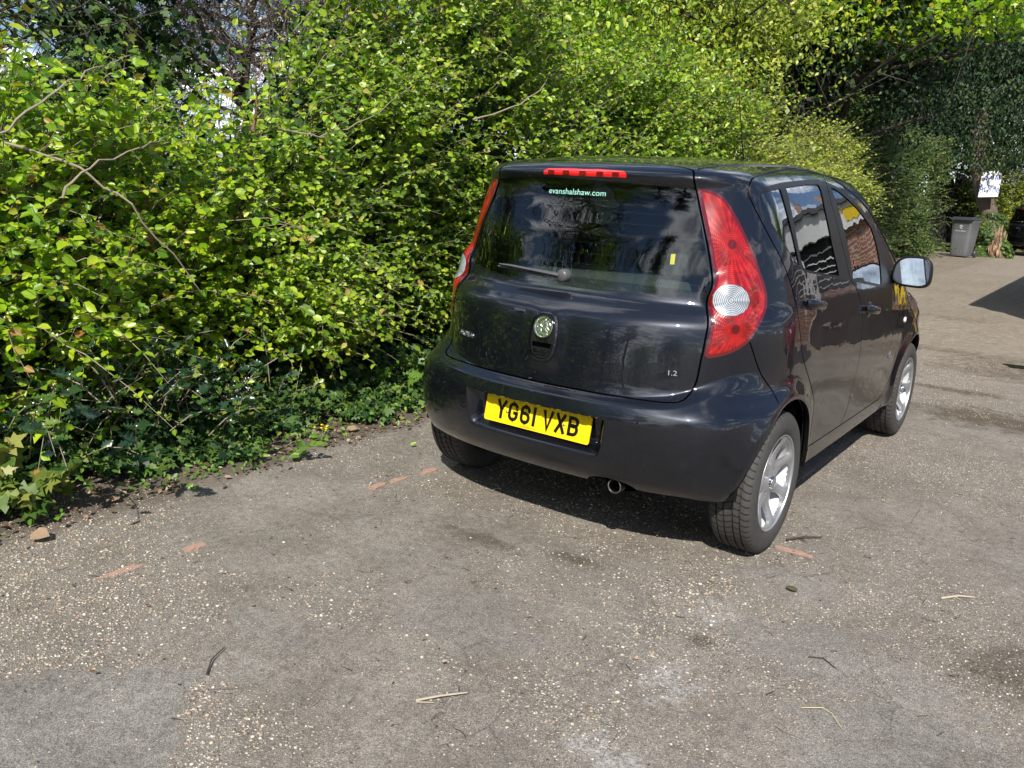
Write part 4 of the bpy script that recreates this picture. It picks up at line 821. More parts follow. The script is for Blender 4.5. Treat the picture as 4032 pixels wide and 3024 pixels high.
# ---- wheels
def tyre_mat():
    x = NT('tyre_rubber'); o = x.obj(); s = x.n('ShaderNodeSeparateXYZ', {0: o})
    a = x.math('ARCTAN2', s.outputs[2], s.outputs[1]); r = x.math('SQRT', x.math('ADD', x.math('MULTIPLY', s.outputs[1], s.outputs[1]), x.math('MULTIPLY', s.outputs[2], s.outputs[2])))
    sk = x.math('ADD', x.math('MULTIPLY', a, 62), x.math('MULTIPLY', x.math('SINE', x.math('MULTIPLY', s.outputs[0], 60)), 1.6))
    g = x.math('GREATER_THAN', x.math('SINE', sk), .78); tread = x.math('GREATER_THAN', r, .284)
    blk = x.math('MULTIPLY', g, tread)
    n = x.noise(o, 40, 6, .7); c = x.mix(n, (.022, .021, .020, 1), (.075, .070, .064, 1))
    c = x.mix(blk, c, (.008, .008, .008, 1))
    h = x.math('SUBTRACT', x.math('MULTIPLY', n, .15), blk)
    ltr = x.math('MULTIPLY', x.math('SINE', x.math('MULTIPLY', r, 1100)), x.math('LESS_THAN', r, .25))
    h = x.math('ADD', h, x.math('MULTIPLY', ltr, .08))
    return x.o(bsdf(x, base=c, rough=.78, normal=x.bump(h, .9, .004)))
M['tyre'] = tyre_mat()
M['alloy'] = simple('alloy_silver', (.43, .44, .455), .40, metal=.72, vary=.08, scale=20, coat=.4)
M['alloy_in'] = simple('alloy_barrel', (.74, .75, .76), .5, metal=.15, vary=.15, scale=15)
M['disc'] = simple('brake_disc', (.20, .16, .13), .45, metal=.8, vary=.3)
def make_wheel():
    w = empty('wheel')
    # x axis outward; centre plane x=0, half width .092
    prof = [(.196, .070), (.202, .080), (.212, .088), (.235, .0925), (.262, .091), (.280, .085), (.290, .077), (.2955, .069)]
    def groove(x0): return [(.2985, x0+.0045), (.2905, x0+.0035), (.2905, x0-.0035), (.2985, x0-.0045)]
    tr = [(.2965, .064)]
    for g0 in (.047, .018, -.018, -.047): tr += groove(g0)
    prof = prof+tr+[(.2965, -.064)]+[(r, -h) for r, h in prof[::-1]]
    m = MB(); m.lathe([(r, h) for r, h in prof], 'x', 96); m.build('tyre', M['tyre'], w, True, 32)
    m = MB(); m.lathe([(.2035, .074), (.2055, .081), (.2035, .086), (.1985, .085), (.1945, .076), (.1935, .070)], 'x', 72); m.build('rim_lip', M['alloy'], w, True, 40)
    m = MB(); m.lathe([(.190, .066), (.186, .0), (.186, -.07)], 'x', 72); m.build('rim_barrel', M['alloy_in'], w, True, 40)
    # disc face with seven openings
    Vp = []; Ep = []; holes = []
    def addp(pts):
        n0 = len(Vp); Vp.extend(pts); Ep.extend([(n0+i, n0+(i+1) % len(pts)) for i in range(len(pts))])
    addp([(.1945*math.cos(a), .1945*math.sin(a)) for a in np.linspace(0, 2*math.pi, 112, endpoint=False)])
    for k in range(7):
        ph = 2*math.pi*k/7+R(90); h = []
        for t in np.linspace(0, 2*math.pi, 36, endpoint=False):
            # teardrop: narrow at the hub, broad and rounded near the rim, one flank bowed
            u = .5-.5*math.cos(t); rad = .074+u*.112; hw = (.008+.0245*u**.8)*(math.sin(t) if True else 1)
            wv = abs(math.sin(t))**.62*math.copysign(1, math.sin(t))*(.010+.067*u**1.1)
            rad2 = rad+.004*u*(1-abs(math.sin(t)))
            x_, y_ = rad2, wv+.006*math.sin(u*3.1)
            h.append((x_*math.cos(ph)-y_*math.sin(ph), x_*math.sin(ph)+y_*math.cos(ph)))
        addp(h); holes.append(h)
    nuts = []
    for k in range(4):
        a = math.pi/2*k+R(45); h = [(.050*math.cos(a)+.0085*math.cos(b), .050*math.sin(a)+.0085*math.sin(b)) for b in np.linspace(0, 2*math.pi, 12, endpoint=False)]
        addp(h); nuts.append(h)
    for rr in np.linspace(.01, .187, 14):
        n = max(6, int(2*math.pi*rr/.013)); Vp.extend([(rr*math.cos(a), rr*math.sin(a)) for a in np.linspace(0, 2*math.pi, n, endpoint=False)])
    out = delaunay_2d_cdt([Vector(v) for v in Vp], Ep, [], 0, 1e-6)
    v2 = np.array([tuple(v) for v in out[0]]); tri = np.array([t for t in out[2] if len(t) == 3]); c2 = v2[tri].mean(1)
    bad = np.hypot(*c2.T) > .1945
    for h in holes+nuts: bad |= inpoly(c2, np.array(h))
    tri = tri[~bad]; rr = np.hypot(*v2.T); ang = np.arctan2(v2[:, 1], v2[:, 0])
    hz = .050+.026*sst(.10, .19, rr)+.012*(1-sst(.03, .07, rr))
    hd = np.full(len(v2), 1.)
    for h in holes:
        hh = np.array(h+h[:1]); H3 = np.c_[hh, np.zeros(len(hh))]; hd = np.minimum(hd, segdist(np.c_[v2, np.zeros(len(v2))], H3))
    hz = hz+.006*sst(0, .014, hd)*(rr > .06)
    bm_ = bmesh.new(); tv = [bm_.verts.new((z, a, b)) for (a, b), z in zip(v2, hz)]
    for t in tri: bm_.faces.new([tv[i] for i in t])
    bmesh.ops.delete(bm_, geom=[v for v in bm_.verts if not v.link_faces], context='VERTS')
    bmesh.ops.recalc_face_normals(bm_, faces=bm_.faces)
    be = [e for e in bm_.edges if len(e.link_faces) == 1]
    ex = bmesh.ops.extrude_edge_only(bm_, edges=be)
    for v in [g for g in ex['geom'] if isinstance(g, bmesh.types.BMVert)]:
        v.co.x -= .014
    m = MB(); m.bm.free(); m.bm = bm_; rim = m.build('rim', M['alloy'], w, True, 30)
    m = MB(); m.lathe([(.0001, .0745), (.016, .0745), (.021, .073), (.0235, .0745), (.0265, .0735), (.028, .068), (.028, .05)], 'x', 32); m.build('hub_cap', M['chrome'], w, True, 30)
    m = MB()
    for pts, wd in (([(-.012, -.008), (-.004, -.002), (.006, .0), (.008, .008), (0, .010)], .004), ([(-.006, 0), (-.002, .010), (.006, .014)], .003), ([(.004, -.002), (.012, -.008)], .003)):
        stroke(m, pts, wd, lambda a, b, c: Vector((c, a, b)), .0735, .077)
    m.build('cap_emblem', M['chrome'], w)
    for k in range(4):
        m = MB()
        a = math.pi/2*k+R(45); m.lathe([(.0001, .050), (.006, .050), (.007, .046), (.007, .03)], 'x', 6, (0, .050*math.cos(a), .050*math.sin(a)))
        m.build('wheel_bolt', M['steel'], w)
    m = MB(); m.lathe([(.0001, .012), (.06, .012), (.06, -.005), (.118, -.005), (.118, -.02), (.0001, -.02)], 'x', 48); m.box((0, .09, .02), (.05, .06, .12), None, .01); m.build('brake_disc', M['disc'], w, True, 30)
    m = MB(); m.lathe([(.186, -.06), (.10, -.055), (.0001, -.055)], 'x', 32); m.build('back_plate', M['gap'], w)
    return w
def copy_tree(o, parent=None, mats=None):
    c = o.copy(); COL.objects.link(c); c.parent = parent
    if parent is not None: c.matrix_parent_inverse = o.matrix_parent_inverse.copy()
    if mats and c.type == 'MESH' and len(c.material_slots) and c.material_slots[0].material and c.material_slots[0].material.name in mats:
        new = mats[c.material_slots[0].material.name]; c.material_slots[0].link = 'OBJECT'; c.material_slots[0].material = new
    for ch in list(o.children): copy_tree(ch, c, mats)
    return c
w0 = make_wheel()
for i, (sg, y, rot) in enumerate(((1, 0, 8), (1, 2.36, 33), (-1, 0, 61), (-1, 2.36, 100))):
    w = w0 if i == 0 else copy_tree(w0)
    w.parent = car; w.location = (sg*.740, y, .2985); w.rotation_euler = (R(rot), 0, 0) if sg > 0 else (R(rot), 0, math.pi)
# ================================================================= ground
def sinnoise(P, f, seed, k=7):
    r = np.random.default_rng(seed); v = np.zeros(len(P))
    for i in range(k):
        d = r.normal(size=P.shape[1]); d /= np.linalg.norm(d); v += np.sin((P@d)*f*(.6+r.random()*1.3)+r.random()*6.28)
    return v/math.sqrt(k)
def inpoly(q, poly):
    x, y = q[:, 0], q[:, 1]; c = np.zeros(len(q), bool); n = len(poly)
    for i in range(n):
        x1, y1 = poly[i]; x2, y2 = poly[(i+1) % n]
        if y1 == y2: continue
        c ^= ((y1 > y) != (y2 > y)) & (x < (x2-x1)*(y-y1)/(y2-y1)+x1)
    return c
def blobf(P, cx, cy, rx, ry, nz=.35, seed=1):
    d = np.hypot((P[:, 0]-cx)/rx, (P[:, 1]-cy)/ry)+nz*sinnoise(P, 16, seed)*.5+nz*.6*sinnoise(P, 45, seed+1)*.5
    return 1-sst(.6, 1.15, d)
def zones(P):
    """gravel cover, bare smooth asphalt and lime dust at ground points"""
    w = P+.02*np.c_[sinnoise(P, 22, 90), sinnoise(P, 22, 91)]+.008*np.c_[sinnoise(P, 70, 92), sinnoise(P, 70, 93)]
    sm = inpoly(w, [(-.70, -2.60), (-.52, -2.40), (-.44, -2.24), (-.36, -2.15), (-.30, -2.19), (-.27, -2.10), (-.16, -2.00), (-.10, -2.04), (-.04, -2.17), (.05, -2.22), (.14, -2.30), (.30, -2.8), (-.5, -3)]).astype(float)
    g = .48+.42*sinnoise(P, 1.9, 5)+.22*sinnoise(P, 6, 6)+.16*sinnoise(P, 19, 7)
    for cx, cy, rx, ry, a in ((-.72, -2.12, .26, .34, .75), (-.66, -1.75, .3, .3, .4), (-.20, -1.42, .26, .22, .65), (.12, -2.06, .22, .16, .3), (.80, -1.50, .24, .14, .5), (-.32, -2.13, .09, .03, .9), (1.4, .5, .5, .6, .35), (1.2, 3.6, 1.2, .5, .5), (.6, 4.6, 1.4, .4, .4)): g = g+a*blobf(P, cx, cy, rx, ry, .4, 11)
    for cx, cy, rx, ry, a in ((-.19, -1.02, .2, .14, .7), (-.21, -1.74, .2, .08, .7), (1.32, -.70, .38, .26, .7), (1.60, -1.05, .3, .3, .7), (1.0, -.22, .22, .16, .55), (.25, -1.25, .28, .2, .5), (1.9, 5.0, .9, .6, .6)):
        b = blobf(P, cx, cy, rx, ry, .5, 13); g = g-a*b; sm = np.maximum(sm, .75*b)
    g = np.clip(g, .05, 1)*(1-.93*(sm > .9)); g = g*(1-.4*sst(-1.45, -1.7, P[:, 0]))
    li = np.zeros(len(P))
    for cx, cy, rx, ry, a in ((.92, -1.15, .10, .15, 1.), (.86, -.64, .08, .07, .7), (.97, -1.56, .09, .06, .8), (-.62, -.95, .1, .08, .35), (-.1, -1.9, .1, .03, .3)): li = np.maximum(li, a*blobf(P, cx, cy, rx, ry, .9, 17))
    return g, sm, li
def ground_mat():
    x = NT('worn_asphalt'); o = x.obj(); s = x.n('ShaderNodeSeparateXYZ', {0: o}); at = x.n('ShaderNodeSeparateXYZ', {0: x.n('ShaderNodeAttribute', attribute_name='zones').outputs['Vector']})
    G_, SM, LI = at.outputs
    mid = x.noise(o, 2.6, 8, .7, .3); fine = x.noise(o, 120, 5, .75); grit = x.noise(o, 380, 3, .65)
    dirt = x.ramp(mid, [(.30, (.185, .166, .140)), (.5, (.250, .228, .198)), (.72, (.325, .300, .265))])
    tar = x.ramp(mid, [(.30, (.198, .184, .165)), (.5, (.250, .234, .212)), (.72, (.308, .290, .264))])
    base = x.mix(SM, dirt, tar)
    base = x.mix(1., base, x.ramp(fine, [(.25, (.50, .50, .50)), (.5, (1, 1, 1)), (.75, (1.45, 1.42, 1.38))]), 'MULTIPLY')
    base = x.mix(.8, base, x.ramp(grit, [(.3, (.50, .50, .50)), (.7, (1.5, 1.48, 1.45))]), 'MULTIPLY')
    base = x.mix(.9, base, x.ramp(x.noise(o, 28, 6, .8), [(.30, (.66, .64, .62)), (.5, (1, 1, 1)), (.70, (1.34, 1.33, 1.31))]), 'MULTIPLY')
    vp = x.n('ShaderNodeTexVoronoi', {'Vector': o, 'Scale': 260.}); base = x.mix(.85, base, x.ramp(vp.outputs['Distance'], [(.25, (1.05, 1.05, 1.05)), (.65, (.50, .48, .46))]), 'MULTIPLY')
    h_all = x.math('MULTIPLY', fine, .3); col = base
    wr = x.n('ShaderNodeVectorMath', {0: o, 1: x.n('ShaderNodeVectorMath', {0: x.n('ShaderNodeTexNoise', {'Vector': o, 'Scale': 120.}).outputs['Color'], 'Scale': .006}, operation='SCALE').outputs[0]}, operation='ADD').outputs[0]
    for sc, lo, hi, seed, cov in ((230., .20, .28, 9.7, .95), (120., .18, .30, 3.1, .80), (72., .12, .26, 6.3, .42)):
        wv = x.n('ShaderNodeVectorMath', {0: wr, 1: (seed, seed*2, 0)}, operation='ADD').outputs[0]
        v = x.n('ShaderNodeTexVoronoi', {'Vector': wv, 'Scale': sc, 'Randomness': 1.}); vc = x.n('ShaderNodeSeparateXYZ', {0: v.outputs['Color']})
        on = x.math('LESS_THAN', vc.outputs[0], x.math('MULTIPLY', G_, cov)); rad = x.math('ADD', lo, x.math('MULTIPLY', vc.outputs[1], hi))
        q = x.math('DIVIDE', v.outputs['Distance'], rad); st = x.math('MULTIPLY', on, x.ramp(q, [(.82, (1, 1, 1)), (1.0, (0, 0, 0))]))
        ring = x.math('MULTIPLY', on, x.ramp(q, [(.95, (1, 1, 1)), (1.5, (0, 0, 0))])); col = x.mix(x.math('MULTIPLY', ring, .45), col, x.mix(1., col, (.45, .42, .38, 1), 'MULTIPLY'))
        sc_ = x.ramp(vc.outputs[2], [(0, (.13, .115, .10)), (.2, (.25, .215, .17)), (.4, (.38, .32, .245)), (.6, (.48, .41, .31)), (.75, (.34, .25, .195)), (.9, (.52, .47, .40)), (1, (.66, .61, .53))])
        col = x.mix(st, col, x.mix(.5, sc_, x.ramp(grit, [(.3, (.7, .7, .7)), (.7, (1.25, 1.25, 1.25))]), 'MULTIPLY')); h_all = x.math('ADD', h_all, x.math('MULTIPLY', x.math('MULTIPLY', st, x.math('SUBTRACT', 1.2, q)), .8))
    col = x.mix(x.math('MULTIPLY', x.math('MULTIPLY', LI, x.ramp(x.noise(o, 60, 6, .8), [(.42, (0, 0, 0)), (.62, (1, 1, 1))])), .75), col, (.46, .445, .43, 1))
    def blob(cx, cy, rx, ry, rot=0.):
        mp = x.n('ShaderNodeMapping', {'Vector': o, 'Location': (-cx, -cy, 0)}, vector_type='POINT')
        m2 = x.n('ShaderNodeMapping', {'Vector': mp.outputs[0], 'Rotation': (0, 0, R(rot)), 'Scale': (1/rx, 1/ry, 0)}, vector_type='POINT')
        L = x.n('ShaderNodeVectorMath', {0: m2.outputs[0]}, operation='LENGTH').outputs['Value']
        L = x.math('ADD', L, x.math('MULTIPLY', x.math('SUBTRACT', x.noise(o, 9, 8, .8), .5), 2.6))
        return x.ramp(L, [(.35, (1, 1, 1)), (1.15, (0, 0, 0))])
    for cx, cy, rx, ry, a in ((-.12, -.72, .24, .07, 10), (.25, -.62, .16, .07, 0), (1.80, -.38, .30, .24, 30), (.90, -.86, .07, .06, 0), (1.35, 3.3, .9, .42, 20), (1.25, 5.3, 1.0, .42, 15), (.4, 6.2, 1.0, .22, 10), (1.3, 5.9, .9, .5, 0), (.9, 4.15, .6, .14, 20), (-.2, 5.1, .5, .12, 10), (.2, 9.1, .5, .3, 0)):
        b_ = blob(cx, cy, rx, ry, a); col = x.mix(x.math('MULTIPLY', b_, .62 if cy < 1 else .88), col, x.mix(1., col, (.34, .28, .22, 1), 'MULTIPLY'))
    # fine cracks
    vk = x.n('ShaderNodeTexVoronoi', {'Vector': wr, 'Scale': 4.2}, feature='DISTANCE_TO_EDGE'); ck = x.math('MULTIPLY', x.ramp(vk.outputs['Distance'], [(.004, (1, 1, 1)), (.012, (0, 0, 0))]), x.ramp(x.noise(o, 1.7, 3), [(.5, (0, 0, 0)), (.6, (1, 1, 1))]))
    col = x.mix(x.math('MULTIPLY', ck, .45), col, (.05, .045, .04, 1))
    edge = x.math('ADD', s.outputs[0], x.math('MULTIPLY', x.math('SUBTRACT', x.noise(o, 3.2, 8, .75), .5), .55))
    v_ = x.ramp(x.math('ADD', .5, x.math('MULTIPLY', x.math('SUBTRACT', -1.46, edge), 2.0)), [(.38, (0, 0, 0)), (.66, (1, 1, 1))])
    soil = x.ramp(x.noise(o, 75, 7, .8), [(.3, (.030, .022, .015)), (.5, (.095, .070, .050)), (.66, (.19, .15, .11)), (.78, (.36, .30, .23))])
    col = x.mix(x.math('MULTIPLY', v_, .85), col, soil)
    far = x.ramp(x.math('MULTIPLY', s.outputs[1], .1), [(.25, (0, 0, 0)), (.75, (1, 1, 1))]); col = x.mix(x.math('MULTIPLY', far, .65), col, x.mix(x.ramp(x.noise(o, 9, 8, .8), [(.35, (0, 0, 0)), (.65, (1, 1, 1))]), (.15, .12, .085, 1), (.37, .315, .245, 1)))
    h = x.math('ADD', h_all, x.math('MULTIPLY', grit, .25)); h = x.math('ADD', h, x.math('MULTIPLY', mid, 1.2))
    return x.o(bsdf(x, base=col, rough=.88, spec=.3, normal=x.bump(h, .95, .006)))
gx = np.unique(np.r_[-80, -30, -10, -5, -3, np.arange(-2, 2.7, .02), 3.2, 4, 6, 10, 30, 80]); gy = np.unique(np.r_[-80, -30, -10, -5, -3.4, np.arange(-2.9, 1.5, .02), np.arange(1.5, 10, .08), np.arange(10, 26, 1.), 30, 40, 60, 120])
GX, GY = np.meshgrid(gx, gy, indexing='ij'); GP = np.c_[GX.ravel(), GY.ravel()]; zg, zs, zl = zones(GP)
GZ = .004*sinnoise(GP, 5, 44)*np.exp(-(GP[:, 0]**2+GP[:, 1]**2)/60)*(1-sst(.0, .3, .35-np.minimum(np.abs(np.abs(GP[:, 0])-.74), .35))*0)-.004
ii = np.arange(len(gx)*len(gy)).reshape(len(gx), len(gy)); Fg = np.stack([ii[:-1, :-1], ii[1:, :-1], ii[1:, 1:], ii[:-1, 1:]], -1).reshape(-1, 4)
ground = mesh_np('ground', np.c_[GP, GZ], Fg.astype(np.int32), ground_mat(), smooth=True); tag(ground, kind='structure')
att = ground.data.attributes.new('zones', 'FLOAT_VECTOR', 'POINT'); att.data.foreach_set('vector', np.stack([zg, zs, zl], -1).astype(np.float32).ravel())
# ---- loose stones
def in_view(P, m=40):
    d = P-np.array([1.8182, -3.24856, 1.43365]); z = d@cf; u = 2016+3250.6*(d@cr)/z; v = 1512-3250.6*(d@cu)/z
    return (z > .1) & (u > -m) & (u < 4032+m) & (v > -m) & (v < 3024+m)
def pebble_field(n, name, lo, hi, y0, y1, mat, kind, x0=-1.9, x1=3.2):
    X = rng.uniform(x0, x1, n*8); Y = y0+(y1-y0)*rng.random(n*8)**1.5; P = np.c_[X, Y, np.zeros(len(X))]; P = P[in_view(P)]
    g, sm, li = zones(P[:, :2]); P = P[rng.random(len(P)) < np.clip(g, 0, 1)**1.6][:n]
    k = len(P); ico = bmesh.new(); bmesh.ops.create_icosphere(ico, subdivisions=1, radius=1); iv = np.array([v.co[:] for v in ico.verts]); itf = np.array([[v.index for v in f.verts] for f in ico.faces]); ico.free()
    s = np.exp(rng.uniform(np.log(lo), np.log(hi), k)); a = rng.random(k)*6.28; el = rng.uniform(.6, 1, k); fl = rng.uniform(.3, .6, k)
    L = iv[None]*np.stack([s, s*el, s*fl], -1)[:, None]*(1+.2*rng.normal(size=(k, len(iv), 1)))
    c, sn = np.cos(a)[:, None], np.sin(a)[:, None]; V = np.stack([L[..., 0]*c-L[..., 1]*sn, L[..., 0]*sn+L[..., 1]*c, L[..., 2]], -1)
    V += P[:, None]; V[..., 2] += (s*fl*.25)[:, None]+.004*sinnoise(P[:, :2], 5, 44)[:, None]*np.exp(-(P[:, :1]**2+P[:, 1:2]**2)/60)-.004
    Fc = (itf[None]+np.arange(k)[:, None, None]*len(iv)).reshape(-1, 3)
    o = mesh_np(name, V.reshape(-1, 3), Fc.astype(np.int32), mat, smooth=True); tag(o, **kind); return o
def stone_mat():
    x = NT('loose_stone'); g = x.n('ShaderNodeNewGeometry').outputs['Random Per Island']
    c = x.ramp(g, [(0, (.12, .11, .10)), (.2, (.24, .205, .16)), (.4, (.38, .31, .23)), (.6, (.46, .385, .29)), (.75, (.32, .22, .165)), (.9, (.50, .45, .37)), (1, (.62, .58, .50))])
    c = x.mix(.5, c, x.ramp(x.noise(x.obj(), 300, 4, .6), [(.3, (.6, .6, .6)), (.7, (1.3, 1.3, 1.3))]), 'MULTIPLY')
    return x.o(bsdf(x, base=c, rough=.7))
pebble_field(34000, 'loose_gravel', .0018, .0052, -3.0, 9.0, stone_mat(), dict(kind='stuff', label='loose pale gravel strewn over the worn asphalt', cat='gravel'))
pebble_field(1900, 'coarse_gravel', .0040, .0078, -3.0, .3, bpy.data.materials['loose_stone'], dict(kind='stuff', label='coarser rounded pebbles gathered on the left and lower part of the asphalt', cat='gravel'), -1.5, .9)
# ================================================================= foliage tools
def leaf_template(kind):
    if kind == 'oval':
        V = np.array([[0, 0, 0], [.28, -.27, .06], [.68, -.25, .04], [1, 0, -.10], [.68, .25, .04], [.28, .27, .06]]); Fq = np.array([[0, 1, 2, 3], [0, 3, 4, 5]])
    elif kind == 'small':
        V = np.array([[0, 0, 0], [.5, -.30, .05], [1, 0, -.06], [.5, .30, .05]]); Fq = np.array([[0, 1, 2, 3]])
    elif kind == 'ivy':
        V = np.array([[.0, 0, 0], [-.12, -.25, .02], [.10, -.55, -.03], [.30, -.26, .04], [.52, -.46, -.02], [.60, -.16, .04], [1, 0, -.06], [.60, .16, .04], [.52, .46, -.02], [.30, .26, .04], [.10, .55, -.03], [-.12, .25, .02]])
        Fq = np.array([[0, 1, 2, 3], [0, 3, 4, 5], [0, 5, 6, 7], [0, 7, 8, 9], [0, 9, 10, 11]])
    elif kind == 'holly':
        pts = [(0, 0, 0)]; xs = np.linspace(.10, .92, 8)
        lo = [(x, -(.30*math.sin(math.pi*x**.9)*(1.25 if i % 2 == 0 else .70)), .09 if i % 2 == 0 else -.02) for i, x in enumerate(xs)]
        V = np.array([(0, 0, 0)]+lo+[(1.04, 0, .05)]+[(x, -y, z) for x, y, z in lo[::-1]]+[(x, 0, -.01) for x in (.3, .6, .85)])
        # 0, 1..8 lower, 9 tip, 10..17 upper(from tip), mids 18,19,20
        Fq = np.array([[0, 1, 2, 18], [18, 2, 3, 3], [18, 3, 4, 19], [19, 4, 5, 5], [19, 5, 6, 20], [20, 6, 7, 7], [20, 7, 8, 9], [0, 18, 16, 17], [18, 15, 16, 16], [18, 19, 14, 15], [19, 13, 14, 14], [19, 20, 12, 13], [20, 11, 12, 12], [20, 9, 10, 11]])
    return V, Fq
def unit(v): return v/np.maximum(np.linalg.norm(v, axis=-1, keepdims=True), 1e-9)
def leaves(name, P, A, Nn, size, kind, mat, parent=None, width=1.0):
    """P points, A leaf axis, Nn leaf normal (roughly), size (n,)"""
    V, Fq = leaf_template(kind); A = unit(A); Nn = unit(Nn-(Nn*A).sum(1, keepdims=True)*A); B = np.cross(Nn, A)
    curl = rng.uniform(.4, 2.6, (len(P), 1)); w = width*rng.uniform(.8, 1.15, (len(P), 1))
    X = V[None, :, 0]*size[:, None]; Y = V[None, :, 1]*size[:, None]*w; Z = V[None, :, 2]*size[:, None]*curl
    W3 = P[:, None]+X[..., None]*A[:, None]+Y[..., None]*B[:, None]+Z[..., None]*Nn[:, None]
    k = len(P); nV = len(V)
    if kind == 'holly':
        tris = np.array([[f[0], f[1], f[2]] for f in Fq]+[[f[0], f[2], f[3]] for f in Fq if f[2] != f[3]]); Fc = (tris[None]+np.arange(k)[:, None, None]*nV).reshape(-1, 3)
    else: Fc = (Fq[None]+np.arange(k)[:, None, None]*nV).reshape(-1, 4)
    return mesh_np(name, W3.reshape(-1, 3), Fc.astype(np.int32), mat, parent, smooth=(kind != 'small'))
def leaf_mat(name, stops, rough=.38, trans=.35, tint=(1.3, 1.5, .5), spec=.5):
    x = NT(name); g = x.n('ShaderNodeNewGeometry').outputs['Random Per Island']; o = x.obj()
    c = x.ramp(g, stops); c = x.mix(.55, c, x.ramp(x.noise(o, 1.1, 3, .6), [(.32, (.66, .72, .7)), (.5, (1, 1, 1)), (.68, (1.25, 1.15, 1.0))]), 'MULTIPLY')
    c = x.mix(.5, c, x.ramp(x.noise(o, 90, 3, .6), [(.3, (.75, .75, .75)), (.7, (1.2, 1.2, 1.2))]), 'MULTIPLY')
    p = bsdf(x, base=c, rough=rough, spec=spec); tcol = x.mix(1., c, (*tint, 1), 'MULTIPLY')
    t = x.n('ShaderNodeBsdfTranslucent', {0: tcol}).outputs[0]
    return x.o(x.n('ShaderNodeMixShader', {0: trans, 1: p, 2: t}).outputs[0])
LM = {}
LM['plum'] = leaf_mat('fresh_plum_leaf', [(0, (.068, .165, .010)), (.3, (.172, .315, .012)), (.6, (.31, .46, .016)), (.92, (.45, .55, .028)), (.975, (.42, .36, .05)), (1, (.34, .15, .05))], .34, .38)
LM['mid'] = leaf_mat('hedge_leaf', [(0, (.064, .145, .012)), (.35, (.165, .29, .016)), (.65, (.285, .42, .024)), (.93, (.43, .52, .045)), (1, (.38, .28, .08))], .38, .36)
LM['fine'] = leaf_mat('pale_hedge_leaf', [(0, (.11, .17, .022)), (.35, (.24, .31, .032)), (.7, (.38, .43, .05)), (1, (.50, .50, .10))], .42, .34)
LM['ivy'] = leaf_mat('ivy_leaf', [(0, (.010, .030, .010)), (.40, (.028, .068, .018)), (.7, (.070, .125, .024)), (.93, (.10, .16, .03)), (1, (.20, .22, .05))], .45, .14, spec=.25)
LM['ivyvar'] = leaf_mat('yellowed_ivy_leaf', [(0, (.04, .09, .015)), (.4, (.10, .16, .025)), (.7, (.20, .23, .045)), (1, (.27, .27, .07))], .45, .2, spec=.25)
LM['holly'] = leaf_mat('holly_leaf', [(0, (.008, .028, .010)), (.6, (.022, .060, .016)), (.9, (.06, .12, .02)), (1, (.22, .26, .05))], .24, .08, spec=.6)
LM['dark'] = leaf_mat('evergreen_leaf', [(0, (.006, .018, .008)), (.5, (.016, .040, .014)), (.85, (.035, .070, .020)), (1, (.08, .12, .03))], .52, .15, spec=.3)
LM['shade'] = leaf_mat('shaded_hedge_leaf', [(0, (.02, .05, .012)), (.5, (.05, .10, .018)), (.85, (.11, .17, .03)), (1, (.22, .26, .06))], .5, .25, spec=.3)  # darker copy of the hedge leaf, with the shade put into its colour
LM['weed'] = leaf_mat('weed_leaf', [(0, (.06, .15, .015)), (.6, (.13, .25, .03)), (1, (.20, .30, .04))], .45, .3)
LM['blossom'] = leaf_mat('pale_blossom', [(0, (.30, .27, .24)), (.6, (.45, .42, .38)), (1, (.62, .60, .56))], .7, .3, (1, 1, 1))
LM['litter'] = leaf_mat('dead_leaf', [(0, (.10, .055, .03)), (.4, (.24, .15, .09)), (.75, (.38, .27, .18)), (1, (.50, .40, .30))], .75, .1, (1, .9, .8), spec=.2)
BARK = simple('grey_brown_bark', (.085, .066, .05), .9, vary=.5, scale=22, bump=.01); BARKD = simple('dark_bark', (.045, .036, .03), .9, vary=.5, scale=22, bump=.01)
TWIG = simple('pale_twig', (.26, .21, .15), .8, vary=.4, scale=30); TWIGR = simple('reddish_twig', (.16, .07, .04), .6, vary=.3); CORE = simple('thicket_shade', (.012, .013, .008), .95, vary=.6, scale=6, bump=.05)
def sticks(name, S0, S1, r0, r1, mat, parent=None, bend=None):
    """many tapered three-sided twigs in one mesh, each in three segments"""
    k = len(S0); t = unit(S1-S0); a = unit(np.cross(t, rng.normal(size=t.shape))); b = np.cross(t, a); rings = []
    L = np.linalg.norm(S1-S0, axis=1, keepdims=True); bend = bend if bend is not None else rng.normal(size=(k, 3))*.10*L
    for j, u in enumerate((0, .35, .7, 1.)):
        c = S0+(S1-S0)*u+bend*(4*u*(1-u)); r = (r0+(r1-r0)*u)
        for q in range(3):
            an = 2.094*q; rings.append(c+(a*math.cos(an)+b*math.sin(an))*r[:, None])
    V = np.stack(rings, 1).reshape(-1, 3); f = []
    for j in range(3):
        for q in range(3): f.append([j*3+q, j*3+(q+1) % 3, (j+1)*3+(q+1) % 3, (j+1)*3+q])
    Fc = (np.array(f)[None]+np.arange(k)[:, None, None]*12).reshape(-1, 4)
    return mesh_np(name, V, Fc.astype(np.int32), mat, parent, smooth=True)
